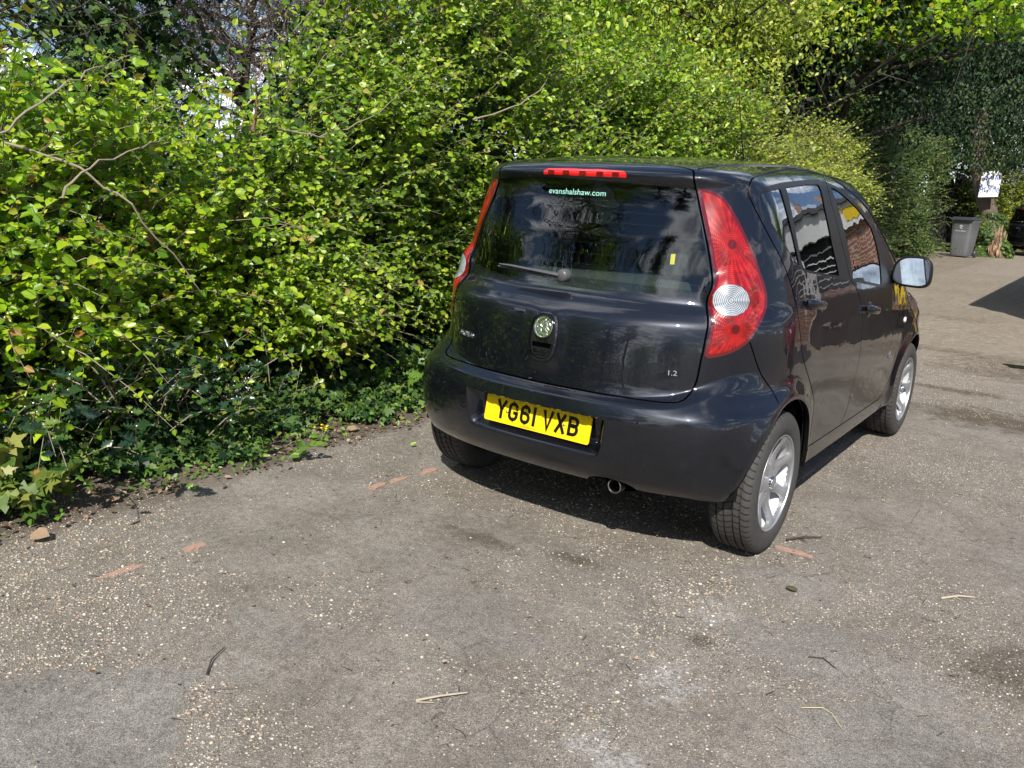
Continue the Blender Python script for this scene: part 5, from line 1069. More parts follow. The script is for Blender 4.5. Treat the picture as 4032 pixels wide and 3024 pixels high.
def hedge(name, label, y0, y1, ztop, dens, lsize, lm, zlow=.35, face=None, ivy=.25, top_open=True, seed=1, group=None, kind='oval', core=True, jut=.30, shoot=(.25, .55), depth=1.0):
    """a run of hedge along y. face(y,z)->x of its lit surface; shoots with alternating leaves grow out of it"""
    root = empty(name, (-2.3, (y0+y1)/2, 0)); tag(root, label, 'hedge', group); off = np.array([-2.3, (y0+y1)/2, 0.])
    r = np.random.default_rng(seed)
    def fx(y, z):
        P = np.c_[y, z]; b = -1.98-.20*np.clip(z-1, 0, 5)*.35-.22*np.clip(.7-z, 0, 1)
        if face: b = face(y, z)
        return b+.16*sinnoise(P, 2.6, seed+50)+.12*sinnoise(P, 6.0, seed+51)
    zt = lambda y: (ztop(y) if callable(ztop) else ztop+0*y)
    A = (y1-y0)*(np.mean(zt(np.linspace(y0, y1, 9)))-zlow); K = 11
    ns = int(A*dens/K); y = r.uniform(y0, y1, ns); z = zlow+(zt(y)-zlow)*r.random(ns); dep = r.random(ns)**1.6*depth*.62
    x = fx(y, z)-.10-dep
    lump = sinnoise(np.c_[y, z], 3.6, seed+60)+.7*sinnoise(np.c_[y, z], 8.5, seed+61); keep = (lump+.45*r.normal(size=ns) > -.42); x, y, z, dep = x[keep], y[keep], z[keep], dep[keep]; ns = len(x)
    S0 = np.c_[x, y, z]; hgt = (z-zlow)/np.maximum(zt(y)-zlow, .1)
    D_ = np.c_[.75+.3*r.random(ns), .75*r.normal(size=ns)*.8-.15, .20+.75*hgt+.40*r.normal(size=ns)]; D_ = unit(D_)
    L = r.uniform(*shoot, ns)*(1+.5*(r.random(ns) < .08)); S1 = S0+D_*L[:, None]+np.c_[0*L, 0*L, -.10*L*r.random(ns)]
    bend = np.c_[np.zeros(ns), .05*L*r.normal(size=ns), .12*L]
    o = sticks('shoots', S0-off, S1-off, .0035+0*L, .0012+0*L, TWIG, root, bend)
    u = np.tile((np.arange(K)+.6)/K, (ns, 1))+r.normal(size=(ns, K))*.02; Pl = S0[:, None]+(S1-S0)[:, None]*u[..., None]+bend[:, None]*(4*u*(1-u))[..., None]
    side = unit(np.cross(D_, np.array([0, 0, 1.]))); sgn = np.where(np.arange(K) % 2 == 0, 1., -1.)
    Ax = .55*D_[:, None]+side[:, None]*sgn[None, :, None]*.85+r.normal(size=(ns, K, 3))*.38+np.array([.12, -.10, -.28])
    Nv = np.array([.50, -.70, .80])+r.normal(size=(ns, K, 3))*.50
    sz = lsize*(.50+.80*r.random((ns, K)))*(1-.40*u**3)*(.85+.3*r.random((ns, 1)))
    leaves('foliage', (Pl.reshape(-1, 3)-off), Ax.reshape(-1, 3), Nv.reshape(-1, 3), sz.ravel(), kind, lm, root, 1.15)
    # woody stems inside and an added dark mass that blocks light and view through the hedge
    n = int((y1-y0)*5); yy = r.uniform(y0, y1, n); xf = fx(yy, .8+0*yy); s0 = np.c_[xf-.45-.3*r.random(n), yy, 0*yy]; s1 = np.c_[xf-.45-.35*r.random(n), yy+.4*r.normal(size=n), zt(yy)*r.uniform(.5, .95, n)]
    sticks('stems', s0-off, s1-off, .012+.012*r.random(n), .004+0*yy, BARK, root)
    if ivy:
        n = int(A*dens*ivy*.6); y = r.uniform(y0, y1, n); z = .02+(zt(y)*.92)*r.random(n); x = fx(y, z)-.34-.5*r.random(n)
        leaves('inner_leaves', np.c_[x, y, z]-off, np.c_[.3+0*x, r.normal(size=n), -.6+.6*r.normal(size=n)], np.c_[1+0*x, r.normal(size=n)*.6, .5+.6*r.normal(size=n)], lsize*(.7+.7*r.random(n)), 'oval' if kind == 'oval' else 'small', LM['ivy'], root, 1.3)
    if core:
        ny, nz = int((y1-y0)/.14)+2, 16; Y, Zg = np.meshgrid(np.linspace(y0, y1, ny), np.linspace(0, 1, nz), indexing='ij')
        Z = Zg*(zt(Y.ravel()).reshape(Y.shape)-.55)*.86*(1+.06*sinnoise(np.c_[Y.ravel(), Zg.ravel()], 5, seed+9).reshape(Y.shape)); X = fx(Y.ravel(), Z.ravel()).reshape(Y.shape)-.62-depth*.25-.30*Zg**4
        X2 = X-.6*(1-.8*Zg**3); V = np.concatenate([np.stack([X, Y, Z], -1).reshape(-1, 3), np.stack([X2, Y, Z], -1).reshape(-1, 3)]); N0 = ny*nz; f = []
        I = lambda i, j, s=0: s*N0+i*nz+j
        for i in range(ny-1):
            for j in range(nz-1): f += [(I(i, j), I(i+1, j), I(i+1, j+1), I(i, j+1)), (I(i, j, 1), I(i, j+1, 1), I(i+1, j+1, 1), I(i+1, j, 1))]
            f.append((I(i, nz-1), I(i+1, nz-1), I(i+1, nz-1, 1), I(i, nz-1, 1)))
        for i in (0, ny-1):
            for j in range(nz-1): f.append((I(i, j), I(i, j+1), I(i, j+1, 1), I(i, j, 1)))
        mesh_np('dark_backing', V-off, np.array(f, np.int32), CORE, root, smooth=True)
    return root
def limbs(base, h, n, spread, seed, r0, lean=(0, 0), droop=0, sub=5):
    """trunk and limb polylines of a tree"""
    r = np.random.default_rng(seed); tr = []; p = np.array(base, float); k = 7
    for i in range(k+1):
        u = i/k; tr.append(np.array([base[0]+lean[0]*u+.04*h*r.normal()*u*.4, base[1]+lean[1]*u+.04*h*r.normal()*u*.4, base[2]+h*.8*u]))
    L = [(tr, np.linspace(r0, r0*.25, k+1))]; tips = []
    for i in range(n):
        u = r.uniform(.30, 1); j = min(k-1, int(u*k)); s = tr[j]+(tr[j+1]-tr[j])*(u*k-j); a = r.random()*6.283; up = r.uniform(.15, .8)
        ln = spread*(1.15-.45*u)*r.uniform(.7, 1.1); d = np.array([math.cos(a), math.sin(a), up]); d /= np.linalg.norm(d); pts = [s]
        for q in range(1, 5):
            d = d+r.normal(size=3)*.14+np.array([0, 0, -droop*.25]); d /= np.linalg.norm(d); pts.append(pts[-1]+d*ln/4)
        L.append((pts, np.linspace(r0*.30, r0*.07, 5))); tips += [pts[2], pts[3], pts[4]]
        for b in range(sub):
            q = r.integers(1, 5); s2 = pts[q]; d2 = d*.5+r.normal(size=3)*.6; d2 /= np.linalg.norm(d2); l2 = ln*r.uniform(.25, .5); e = [s2, s2+d2*l2*.5, s2+d2*l2+np.array([0, 0, -droop*l2*.5])]
            L.append((e, [r0*.10, r0*.06, r0*.03])); tips += [e[1], e[2]]
    return L, np.array(tips)
def tree(name, label, base, h, n, spread, nleaf, lsize, lm, seed, r0=.14, bark=None, lean=(0, 0), kind='small', clump=.45, cat='tree', group=None, droop=0, hang=.25, sub=5, twigs=0, filt=None, width=1.):
    root = empty(name, base); tag(root, label, cat, group); r = np.random.default_rng(seed+1); L, tips = limbs((0, 0, 0), h, n, spread, seed, r0, lean, droop, sub)
    m = MB(); m.tube(L[0][0], list(L[0][1]), 10); m.build('trunk', bark or BARK, root, True)
    m = MB()
    for pts, rad in L[1:]: m.tube(pts, list(rad), 5, False)
    m.build('limbs', bark or BARK, root, True)
    if twigs:
        i = r.integers(0, len(tips), twigs); s0 = tips[i]+r.normal(size=(twigs, 3))*.1; d = unit(r.normal(size=(twigs, 3))+np.array([0, 0, .2-droop])); s1 = s0+d*r.uniform(.25, .9, (twigs, 1))
        sticks('twigs', s0, s1, .006+0*s0[:, 0], .002+0*s0[:, 0], bark or BARK, root)
    if nleaf:
        w = r.random(len(tips))**1.2+.05; w /= w.sum(); i = r.choice(len(tips), nleaf, p=w); P = tips[i]+r.normal(size=(nleaf, 3))*np.array([clump, clump, clump*.6])*r.random((nleaf, 1))**.5
        if filt is not None: P = P[filt(P+np.array(base))]
        k = len(P); A = np.c_[r.normal(size=k), r.normal(size=k), -hang*3+.5*r.normal(size=k)]; Nv = np.array([.35, -.35, .9])+r.normal(size=(k, 3))*.6
        leaves('foliage', P, A, Nv, lsize*(.6+.6*r.random(k)), kind, lm, root, width)
    return root
# ================================================================= hedges in front of the camera
hedge('plum_hedge', 'lush yellow-green plum hedge with big glossy leaves at the left edge of the picture', -3.4, -.30, lambda y: 1.58+.10*np.sin(y*3.1)+.26*np.clip(y+.9, 0, 1), 8200, .054, LM['plum'], zlow=.27, seed=11, shoot=(.28, .58), ivy=.45)
hedge('mixed_hedge', 'leafy green hedge with bare twigs showing, left of the car rear', -.30, 2.2, lambda y: 1.84+.95*sst(-.05, .9, y)+.10*np.sin(y*4), 6800, .053, LM['mid'], zlow=.36, seed=23, ivy=.5)
hedge('bramble_hedge', 'bright green hedge directly behind the roof of the black hatchback', 2.2, 6.2, lambda y: 2.55+.10*np.sin(y*3), 5200, .056, LM['mid'], zlow=.5, seed=37, face=lambda y, z: -1.92-.10*np.clip(z-1, 0, 5), ivy=.5)
hedge('privet_hedge', 'pale yellow-green small-leaved hedge beyond the bonnet of the black hatchback', 6.2, 12.6, lambda y: 2.5-.02*(y-6), 3300, .058, LM['fine'], zlow=.10, seed=41, face=lambda y, z: -1.85-.16*np.clip(z-.8, 0, 5)-.06*np.clip(y-9, 0, 9)**1.3, kind='small', ivy=.5)
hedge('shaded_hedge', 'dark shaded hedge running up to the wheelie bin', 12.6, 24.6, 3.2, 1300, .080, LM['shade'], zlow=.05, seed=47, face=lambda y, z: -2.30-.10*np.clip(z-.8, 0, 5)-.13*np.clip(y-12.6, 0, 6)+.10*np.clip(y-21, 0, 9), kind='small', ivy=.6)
hedge('sunlit_far_hedge', 'sunlit yellow-green hedge beyond the wheelie bin and the signed tree', 27.6, 37, 3.4, 520, .10, LM['fine'], zlow=.05, seed=53, face=lambda y, z: -2.2-.1*z+.16*(y-27.6), kind='small', ivy=.5, shoot=(.35, .7))
# ---- trees above and behind the hedge
tree('ivy_clad_tree', 'dark ivy-clad tree behind the hedge near the top left corner', (-5.1, .55, 0), 5.4, 20, .80, 9000, .075, LM['ivy'], 3, .16, kind='ivy', clump=.30, hang=.3)
tree('bare_tree', 'bare grey tree with pale blossom against the sky, right of the ivy-clad tree', (-8.4, 4.2, 0), 7.5, 36, 2.6, 11000, .05, LM['blossom'], 5, .13, BARK, clump=.5, sub=9, twigs=5200)
tree('leaning_tree', 'dark leafless tree with spreading branches at the far left top edge', (-3.6, -1.75, 0), 3.4, 20, 1.3, 1100, .05, LM['mid'], 8, .05, BARKD, clump=.3, sub=7, twigs=900)
tree('blossom_tree', 'distant pale twiggy tree seen through the gap at the top', (-14, 10, 0), 8, 30, 3.2, 9000, .09, LM['blossom'], 6, .2, BARK, clump=.8, sub=8, twigs=2500)
tree('hazel_tree', 'light green hazel rising above the hedge left of centre', (-3.4, 2.4, 0), 4.6, 24, 1.3, 11000, .060, LM['mid'], 12, .07, BARK, kind='oval', clump=.34, sub=6, twigs=300)
tree('field_maple', 'broad light green field maple above the middle of the car roof', (-3.5, 4.6, 0), 5.6, 26, 1.7, 22000, .066, LM['mid'], 14, .10, BARKD, kind='oval', clump=.40, sub=6, twigs=300)
tree('hawthorn_tree', 'yellow-green hawthorn leaning over the hedge right of centre', (-3.5, 7.9, 0), 6.0, 26, 1.9, 26000, .075, LM['fine'], 15, .12, BARKD, kind='small', clump=.45, sub=6, twigs=300)
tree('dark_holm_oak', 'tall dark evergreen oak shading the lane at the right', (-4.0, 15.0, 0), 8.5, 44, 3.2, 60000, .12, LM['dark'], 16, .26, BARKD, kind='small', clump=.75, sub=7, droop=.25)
tree('norway_maple', 'bright green maple branch spreading out at the upper right', (-2.9, 13.0, 0), 8.4, 32, 3.3, 26000, .11, LM['plum'], 18, .16, BARKD, kind='ivy', clump=.45, sub=6, filt=lambda P: P[:, 2] > 4.1)
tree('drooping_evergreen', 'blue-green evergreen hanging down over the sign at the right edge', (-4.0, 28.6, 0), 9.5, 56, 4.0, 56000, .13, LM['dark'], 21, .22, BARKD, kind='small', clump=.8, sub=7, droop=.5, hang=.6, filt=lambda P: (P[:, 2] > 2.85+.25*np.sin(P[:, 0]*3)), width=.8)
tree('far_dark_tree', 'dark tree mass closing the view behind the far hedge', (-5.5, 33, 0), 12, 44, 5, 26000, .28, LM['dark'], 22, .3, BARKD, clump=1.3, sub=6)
tree('background_tree', 'shadowy tree filling the gap behind the hawthorn', (-7.0, 12, 0), 9, 44, 3.8, 26000, .18, LM['dark'], 24, .25, BARKD, clump=1.0, sub=6)
tree('roadside_yew', 'dense dark yew filling the right edge above the far car', (1.5, 34, 0), 11, 50, 4.2, 30000, .26, LM['dark'], 25, .3, BARKD, clump=1.1, sub=6)
# ---- undergrowth
def scatter_leaves(name, n, yr, fx, zf, size, kind, mat, lab, cat, up=.9, seed=5, kindtag='stuff'):
    r = np.random.default_rng(seed); y = r.uniform(*yr, n); t = r.random(n); x = fx(y, t); z = zf(x, y, t, r)
    A = np.c_[.5+.6*r.normal(size=n), .8*r.normal(size=n), -.35+.35*r.normal(size=n)]; Nv = np.c_[.55+.35*r.normal(size=n), -.4+.4*r.normal(size=n), up+.3*r.normal(size=n)]
    o = leaves(name, np.c_[x, y, z], A, Nv, size*(.5+.7*r.random(n)), kind, mat); tag(o, lab, cat, kind=kindtag); return o
scatter_leaves('ground_ivy', 7500, (-2.6, 3.2), lambda y, t: -2.35+.62*t**.7+.10*np.sin(y*5)+.07*np.sin(y*13)+.05*np.sin(y*31+1), lambda x, y, t, r: .02+np.clip((-1.62-x), 0, .6)*.42*r.random(len(x))**.8+.05*r.random(len(x)), .052, 'ivy', LM['ivy'], 'dark ivy carpet along the foot of the hedge', 'ivy', seed=31)
scatter_leaves('far_ground_cover', 5000, (5, 27), lambda y, t: -2.35+.62*t-.06*np.clip(y-9, 0, 9)**1.3-.13*np.clip(y-16, 0, 4), lambda x, y, t, r: .02+np.clip((-1.75-x), 0, .6)*.25*r.random(len(x)), .06, 'small', LM['weed'], 'low green weeds along the far lane edge', 'weeds', seed=33)
scatter_leaves('low_weeds', 1500, (-2.6, 3.0), lambda y, t: -2.1+.62*t+.10*np.sin(y*5)+.07*np.sin(y*13)+.05*np.sin(y*31+1), lambda x, y, t, r: .015+.13*r.random(len(x))*(np.sin(y*7)+1.2)*.5, .034, 'oval', LM['weed'], 'small bright green seedlings along the foot of the hedge', 'weeds', seed=36)
def clump_plant(name, label, c, n, spread, h, size, kind, mat, cat='plant', seed=1, stem=TWIG, out=(.5, -.4)):
    root = empty(name, c); tag(root, label, cat); r = np.random.default_rng(seed); K = 7; ns = max(3, n//K)
    s0 = np.c_[r.normal(size=ns)*spread*.4, r.normal(size=ns)*spread*.5, .02+h*.35*r.random(ns)]; d = unit(np.c_[out[0]+.7*r.normal(size=ns), out[1]*.3+.8*r.normal(size=ns), .55+.4*r.normal(size=ns)]); L = spread*r.uniform(.5, 1.2, ns); s1 = s0+d*L[:, None]; s1[:, 2] = np.clip(s1[:, 2], .03, h)
    bend = np.c_[0*L, 0*L, .15*L]; sticks('stems', s0, s1, .004+0*L, .002+0*L, stem, root, bend)
    u = np.tile((np.arange(K)+.8)/K, (ns, 1)); Pl = s0[:, None]+(s1-s0)[:, None]*u[..., None]+bend[:, None]*(4*u*(1-u))[..., None]; side = unit(np.cross(d, np.array([0, 0, 1.]))); sg = np.where(np.arange(K) % 2 == 0, 1., -1.)
    Ax = .6*d[:, None]+side[:, None]*sg[None, :, None]*.8+r.normal(size=(ns, K, 3))*.25; Nv = np.array([.5, -.5, .9])+r.normal(size=(ns, K, 3))*.35
    leaves('foliage', Pl.reshape(-1, 3), Ax.reshape(-1, 3), Nv.reshape(-1, 3), size*(.6+.6*r.random(ns*K)), kind, mat, root); return root
clump_plant('holly_bush', 'glossy dark green spiny holly bush low at the left of the hedge', (-1.95, -1.42, .16), 420, .48, .62, .068, 'holly', LM['holly'], 'bush', 3)
clump_plant('holly_bush', 'smaller glossy holly sprig beside the dark hollow of the hedge', (-1.92, -.85, .14), 260, .36, .52, .062, 'holly', LM['holly'], 'bush', 4)
clump_plant('large_ivy', 'big yellow-mottled ivy leaves at the bottom left corner of the hedge', (-1.70, -1.80, .0), 130, .20, .34, .085, 'ivy', LM['ivyvar'], 'ivy', 5)
clump_plant('bramble_plant', 'small bramble with ribbed green leaves at the asphalt edge', (-1.48, -.74, 0), 30, .12, .13, .055, 'oval', LM['weed'], 'plant', 6)
clump_plant('young_sycamore', 'lime green seedling between the hedge foot and the left rear tyre', (-1.95, .72, 0), 80, .24, .42, .075, 'ivy', LM['weed'], 'plant', 7)
fw = clump_plant('yellow_flower_weed', 'tiny weed with yellow flowers by the hedge foot', (-1.57, -.33, 0), 42, .07, .08, .022, 'small', LM['weed'], 'plant', 8)
YEL = simple('yellow_petals', (.75, .55, .01), .6, vary=.1)
r = random.Random(3)
for i in range(9):
    m = MB(); m.ball((r.uniform(-.04, .04), r.uniform(-.05, .05), .065+r.uniform(0, .03)), .008, (1, 1, .6), 1); m.build('flower', YEL, fw, True)
# fallen leaves along the verge: individually where they show large, the rest as litter
def litter(n, size, seed, yr, xr):
    r = np.random.default_rng(seed); y = r.uniform(*yr, n); x = xr[0]+(xr[1]-xr[0])*r.random(n)**1.5; a = r.random(n)*6.28
    return np.c_[x, y, .006+.02*r.random(n)], np.c_[np.cos(a), np.sin(a), .25*r.normal(size=n)], np.c_[.35*r.normal(size=n), .35*r.normal(size=n), 1+0*x], size*(.4+.8*r.random(n))
o = leaves('leaf_litter', *litter(1500, .034, 3, (-2.6, 4), (-2.1, -1.42)), 'oval', LM['litter']); tag(o, 'brown leaf litter lying along the foot of the hedge', 'leaf litter', kind='stuff')
o = leaves('leaf_litter', *litter(700, .018, 4, (-2.8, 5), (-1.6, 1.2)), 'small', LM['litter']); tag(o, 'tiny scraps of dry leaf and seed husk scattered over the asphalt', 'leaf litter', kind='stuff')
for i, (x, y, s_, a, lb) in enumerate(((-1.42, -1.93, .085, .4, 'curled reddish brown dead leaf in the bottom left corner under the ivy'), (-1.52, -1.55, .055, 2.2, 'small orange-brown dead leaf at the foot of the holly'), (-1.62, -.12, .075, 1.0, 'pale tan dead leaf beside the yellow-flowered weed'), (-1.66, -.42, .07, 3.0, 'light brown fallen leaf near the small bramble'), (-1.74, .20, .08, .3, 'large tan dead leaf halfway between the weed and the car'))):
    o = leaves('dead_leaf', np.array([[0, 0, .012]]), np.array([[math.cos(a), math.sin(a), .15]]), np.array([[.3, -.3, .8]]), np.array([s_]), 'oval', LM['litter'], width=1.2); o.location = (x, y, .004); tag(o, lb, 'dead leaf')
o = leaves('green_leaf', np.array([[0, 0, .015]]), np.array([[.5, .6, .35]]), np.array([[.5, -.5, .6]]), np.array([.038]), 'oval', LM['plum']); o.location = (-1.17, -.06, .0); tag(o, 'single fresh green leaf lying on the asphalt left of the rear tyre', 'leaf')
# twigs on the asphalt
def twig(pts, rad, mat, lab, group=None, fork=None):
    m = MB(); c = Vector((sum(p[0] for p in pts)/len(pts), sum(p[1] for p in pts)/len(pts), 0)); P = [Vector((p[0], p[1], rad*.9+(p[2] if len(p) > 2 else 0)))-c for p in pts]
    m.tube(P, [rad*(1-.45*i/(len(P)-1)) for i in range(len(P))], 6)
    if fork:
        for f in fork: m.tube([Vector((q[0], q[1], rad*.8))-c for q in f], [rad*.6, rad*.3], 5)
    o = m.build('twig', mat, None, True); o.location = c; tag(o, lab, 'twig', group); return o
TWL = simple('bleached_twig', (.40, .34, .25), .75, vary=.3); TWD = simple('dark_twig', (.05, .035, .028), .8, vary=.4); TWG = simple('straw_stalk', (.55, .48, .20), .7, vary=.2)
twig([(.43, -1.72, .004), (.47, -1.66, .006), (.515, -1.595, .003)], .0038, TWL, 'pale bleached twig lying on the asphalt at the bottom centre', fork=[[(.43, -1.72), (.47, -1.69)]])
twig([(.85, .16), (.90, .235, .004), (.96, .30)], .0045, TWD, 'dark forked twig just right of the right rear tyre', fork=[[(.89, .22), (.925, .20)], [(.90, .23), (.90, .285)]])
twig([(1.48, .03), (1.53, .09, .004), (1.58, .13)], .0050, TWL, 'straw-coloured splinter of wood on the asphalt at the right', fork=[[(1.52, .08), (1.54, .07)]])
twig([(1.29, -1.01), (1.34, -.975, .005), (1.37, -.985, .004), (1.41, -1.03)], .0012, TWG, 'thin yellow stalk on the asphalt at the lower right')
twig([(-.12, -2.02), (-.17, -1.97, .004), (-.20, -1.905, .003)], .0030, TWD, 'stubby brown twig standing up on the asphalt left of centre')
twig([(1.22, -.72), (1.26, -.70, .003), (1.31, -.73)], .0025, TWD, 'short dark twig on pale asphalt right of the lime scuff')
rr_ = np.random.default_rng(12); n = 230; X = rr_.uniform(-1.7, 2.4, n); Y = rr_.uniform(-2.6, 3.0, n); a = rr_.random(n)*6.28; L = rr_.uniform(.015, .07, n)
o = sticks('twig_litter', np.c_[X, Y, .003+0*X], np.c_[X+np.cos(a)*L, Y+np.sin(a)*L, .003+.006*rr_.random(n)], .0016+0*X, .0007+0*X, TWIG); tag(o, 'fine twig and stalk litter spread thinly over the asphalt', 'twig litter', kind='stuff')
n = 170; X = rr_.uniform(-1.6, 2.4, n); Y = rr_.uniform(-2.6, 3.0, n); a = rr_.random(n)*6.28; L = rr_.uniform(.012, .05, n)
o = sticks('dark_twig_litter', np.c_[X, Y, .003+0*X], np.c_[X+np.cos(a)*L, Y+np.sin(a)*L, .003+.008*rr_.random(n)], .0016+0*X, .0008+0*X, TWD); tag(o, 'dark broken twiglets spread thinly over the asphalt', 'twig litter', kind='stuff')
m = MB(); m.ball((0, 0, .004), .015, (1.5, 1, .45), 2); o = m.build('moss_clump', simple('moss', (.07, .065, .025), .95, vary=.6, scale=150, bump=.006), None, True); o.location = (1.02, -.28, 0); tag(o, 'small greenish clump of moss on the asphalt below the right rear wheel', 'moss')
# brick edging just showing through the asphalt
BR = simple('worn_edging_brick', (.34, .205, .155), .9, vary=.5, scale=38, bump=.002)
def brick(x, y, lx, ly, a, lab, seed):
    r = random.Random(seed); m = MB(); n = 14; pts = []
    for k in range(n):
        t = 2*math.pi*k/n; c_, s_ = math.cos(t), math.sin(t); pts.append((lx/2*math.copysign(abs(c_)**.6, c_)*r.uniform(.5, 1.0), ly/2*math.copysign(abs(s_)**.6, s_)*r.uniform(.65, 1.05)))
    m.prism(pts, lambda a_, b_, c: Vector((a_, b_, c-.014)), .0142); o = m.build('edging_brick', BR); o.location = (x, y, 0); o.rotation_euler = (0, 0, a); tag(o, lab, 'brick', 'edging bricks worn flush with the asphalt'); return o
brick(-.91, -1.86, .055, .22, .02, 'orange-red edging brick at the left, sunk between gravel', 1)
brick(-.90, -1.56, .06, .12, .05, 'faint pinkish edging brick just beyond the leftmost one', 2)
brick(-.875, -.60, .055, .14, .04, 'pink-red edging brick, nearest of three behind the left rear tyre', 3)
brick(-.865, -.46, .055, .12, -.05, 'reddish edging brick, middle of three behind the left rear tyre', 4)
brick(-.845, -.27, .06, .13, .03, 'red edging brick touching the shadow of the left rear tyre', 5)
brick(.905, .073, .19, .035, .10, 'thin orange-red brick strip beside the right rear tyre', 6)
# puddle
def pud():
    x = NT('puddle_water'); return x.o(bsdf(x, base=(.02, .018, .015), rough=.03, spec=.5, normal=x.bump(x.noise(x.obj(), 20, 3), .06, .01)))
r = random.Random(5); pts = [(1.20+ .15*math.cos(t)*(1+.18*math.sin(3*t)+.10*math.sin(7*t)), 5.78+.12*math.sin(t)*(1+.2*math.cos(2*t)+.12*math.sin(5*t)), .0045) for t in np.linspace(0, 2*math.pi, 48, endpoint=False)]
m = MB(); m.poly(pts); o = m.build('puddle_water', pud()); tag(o, kind='structure')
# ---- wheelie bin
GB = simple('grey_bin_plastic', (.135, .14, .15), .5, vary=.2, scale=8, bump=.001); GBL = simple('dark_bin_lid', (.045, .048, .055), .4, vary=.2)
def wheelie_bin(loc, rz, lab, mats=None, word=True, s=1.12):
    b = empty('wheelie_bin', loc, rz, label=lab, cat='bin'); a_, l_ = mats or (GB, GBL)
    m = MB(); rings = []
    for z, hx, hy, yo in ((.03, .205, .22, 0), (.08, .225, .24, 0), (.55, .255, .275, .01), (.90, .275, .30, .02), (.93, .295, .325, .02), (.965, .295, .325, .02), (.965, .265, .295, .02)):
        rings.append([m.bm.verts.new((hx*math.copysign(abs(math.cos(t))**.35, math.cos(t)), yo+hy*math.copysign(abs(math.sin(t))**.35, math.sin(t)), z)) for t in np.linspace(0, 2*math.pi, 40, endpoint=False)])
    for r0, r1 in zip(rings, rings[1:]):
        for k in range(40): m.bm.faces.new((r0[k], r0[(k+1) % 40], r1[(k+1) % 40], r1[k]))
    m.bm.faces.new(rings[0][::-1]); m.build('bin_body', a_, b, True, 40)
    m = MB(); m.box((0, .0, 1.0), (.60, .68, .045), None, .02, 3); m.box((0, .0, 1.03), (.50, .56, .04), None, .018, 3); m.tube([(-.2, .37, 1.0), (.2, .37, 1.0)], .02); m.box((0, -.34, .985), (.52, .03, .03), None, .01); m.build('lid', l_, b, True, 40)
    for sg in (-1, 1):
        m = MB(); m.lathe([(.0001, -.03), (.09, -.03), (.10, -.015), (.10, .015), (.09, .03), (.0001, .03)], 'x', 24, (sg*.25, .26, .10)); m.build('wheel', GBL, b, True, 40)
    if word:
        mp = lambda a, c, d: Vector((a, -.2745-.012*(c/.3)-d, .74+c)); WH = simple('bin_print', (.55, .56, .58), .6) if 'bin_print' not in bpy.data.materials else bpy.data.materials['bin_print']
        m = MB(); stroke(m, [(-.035, .07), (.0, .10), (.035, .07), (-.03, .045), (.035, .02), (-.01, .0)], .014, mp, .004, .008); m.build('bin_emblem', WH, b)
        text_mesh('bin_lettering', 'FOR RUBBISH', .045, lambda a, c, d: mp(a, c-.055, .004+d), WH, b)
    b.scale = (s, s, s); return b
wheelie_bin((-2.28, 25.1, 0), R(-14), 'grey wheelie bin with dark lid under the overhanging evergreen')
# ---- leaning trunk with ivy and the nailed board
st = empty('leaning_ivy_tree', (-1.65, 26.5, 0), label='thick leaning trunk wrapped in ivy, with the board fixed to it', cat='tree')
m = MB(); m.tube([(.12, 0, -.1), (.06, 0, .35), (-.12, 0, .9), (-.30, 0, 1.45), (-.62, 0, 2.2), (-.82, 0, 2.9), (-.95, .1, 4.4)], [.38, .33, .26, .24, .23, .22, .20], 16); m.build('trunk', simple('rough_bark', (.12, .09, .065), .95, vary=.5, scale=9, bump=.03), st, True)
r = np.random.default_rng(77); n = 2600; z = 1.35*r.random(n)**1.2; a = r.uniform(-math.pi, .2, n); cx = np.interp(z, [0, .35, .9, 1.45], [.02, -.02, -.12, -.28]); rad = (.36-.12*z+.10*np.sin(z*7+a*2)+.18*r.random(n))
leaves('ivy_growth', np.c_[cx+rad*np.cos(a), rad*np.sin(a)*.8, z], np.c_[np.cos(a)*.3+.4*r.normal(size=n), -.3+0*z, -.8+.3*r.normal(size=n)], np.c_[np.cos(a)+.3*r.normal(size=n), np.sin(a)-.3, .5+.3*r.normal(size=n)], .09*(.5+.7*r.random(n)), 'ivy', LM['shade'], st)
leaves('dead_stems', np.c_[.16+.08*r.normal(size=60), -.42+0*z[:60], .7*r.random(60)], np.c_[.1*r.normal(size=60), 0*z[:60], 1+0*z[:60]], np.c_[0*z[:60], -1+0*z[:60], 0*z[:60]], .35*(.5+.7*r.random(60)), 'small', LM['litter'], st, .25)
r = np.random.default_rng(78); n = 9000; X = r.uniform(-2.2, 1.6, n); Zh = 2.62+.22*np.sin(X*4)+2.6*r.random(n)**1.2
leaves('crown', np.c_[X, r.uniform(-1.3, .8, n), Zh], np.c_[.5*r.normal(size=n), .5*r.normal(size=n), -1+.3*r.normal(size=n)], np.c_[.4+.5*r.normal(size=n), -.7+.5*r.normal(size=n), .6+.4*r.normal(size=n)], .11*(.5+.7*r.random(n)), 'small', LM['dark'], st, .9)
sg_ = empty('nailed_board', (-1.93, 25.9, 2.18), R(10), label='white board with blue brush lettering nailed to the leaning trunk', cat='sign')
WB = simple('white_board', (.78, .78, .76), .55, vary=.1, scale=6); BL = simple('blue_paint', (.03, .09, .42), .6)
m = MB(); o_ = [(-.27, -.40), (.25, -.36), (.26, .30), (.15, .42), (-.10, .36), (-.27, .34)]; m.prism(o_, lambda a, b, c: Vector((a, -c, b)), .02); m.build('board', WB, sg_)
sm_ = lambda a, b, c: Vector((a, -.021-c, b))
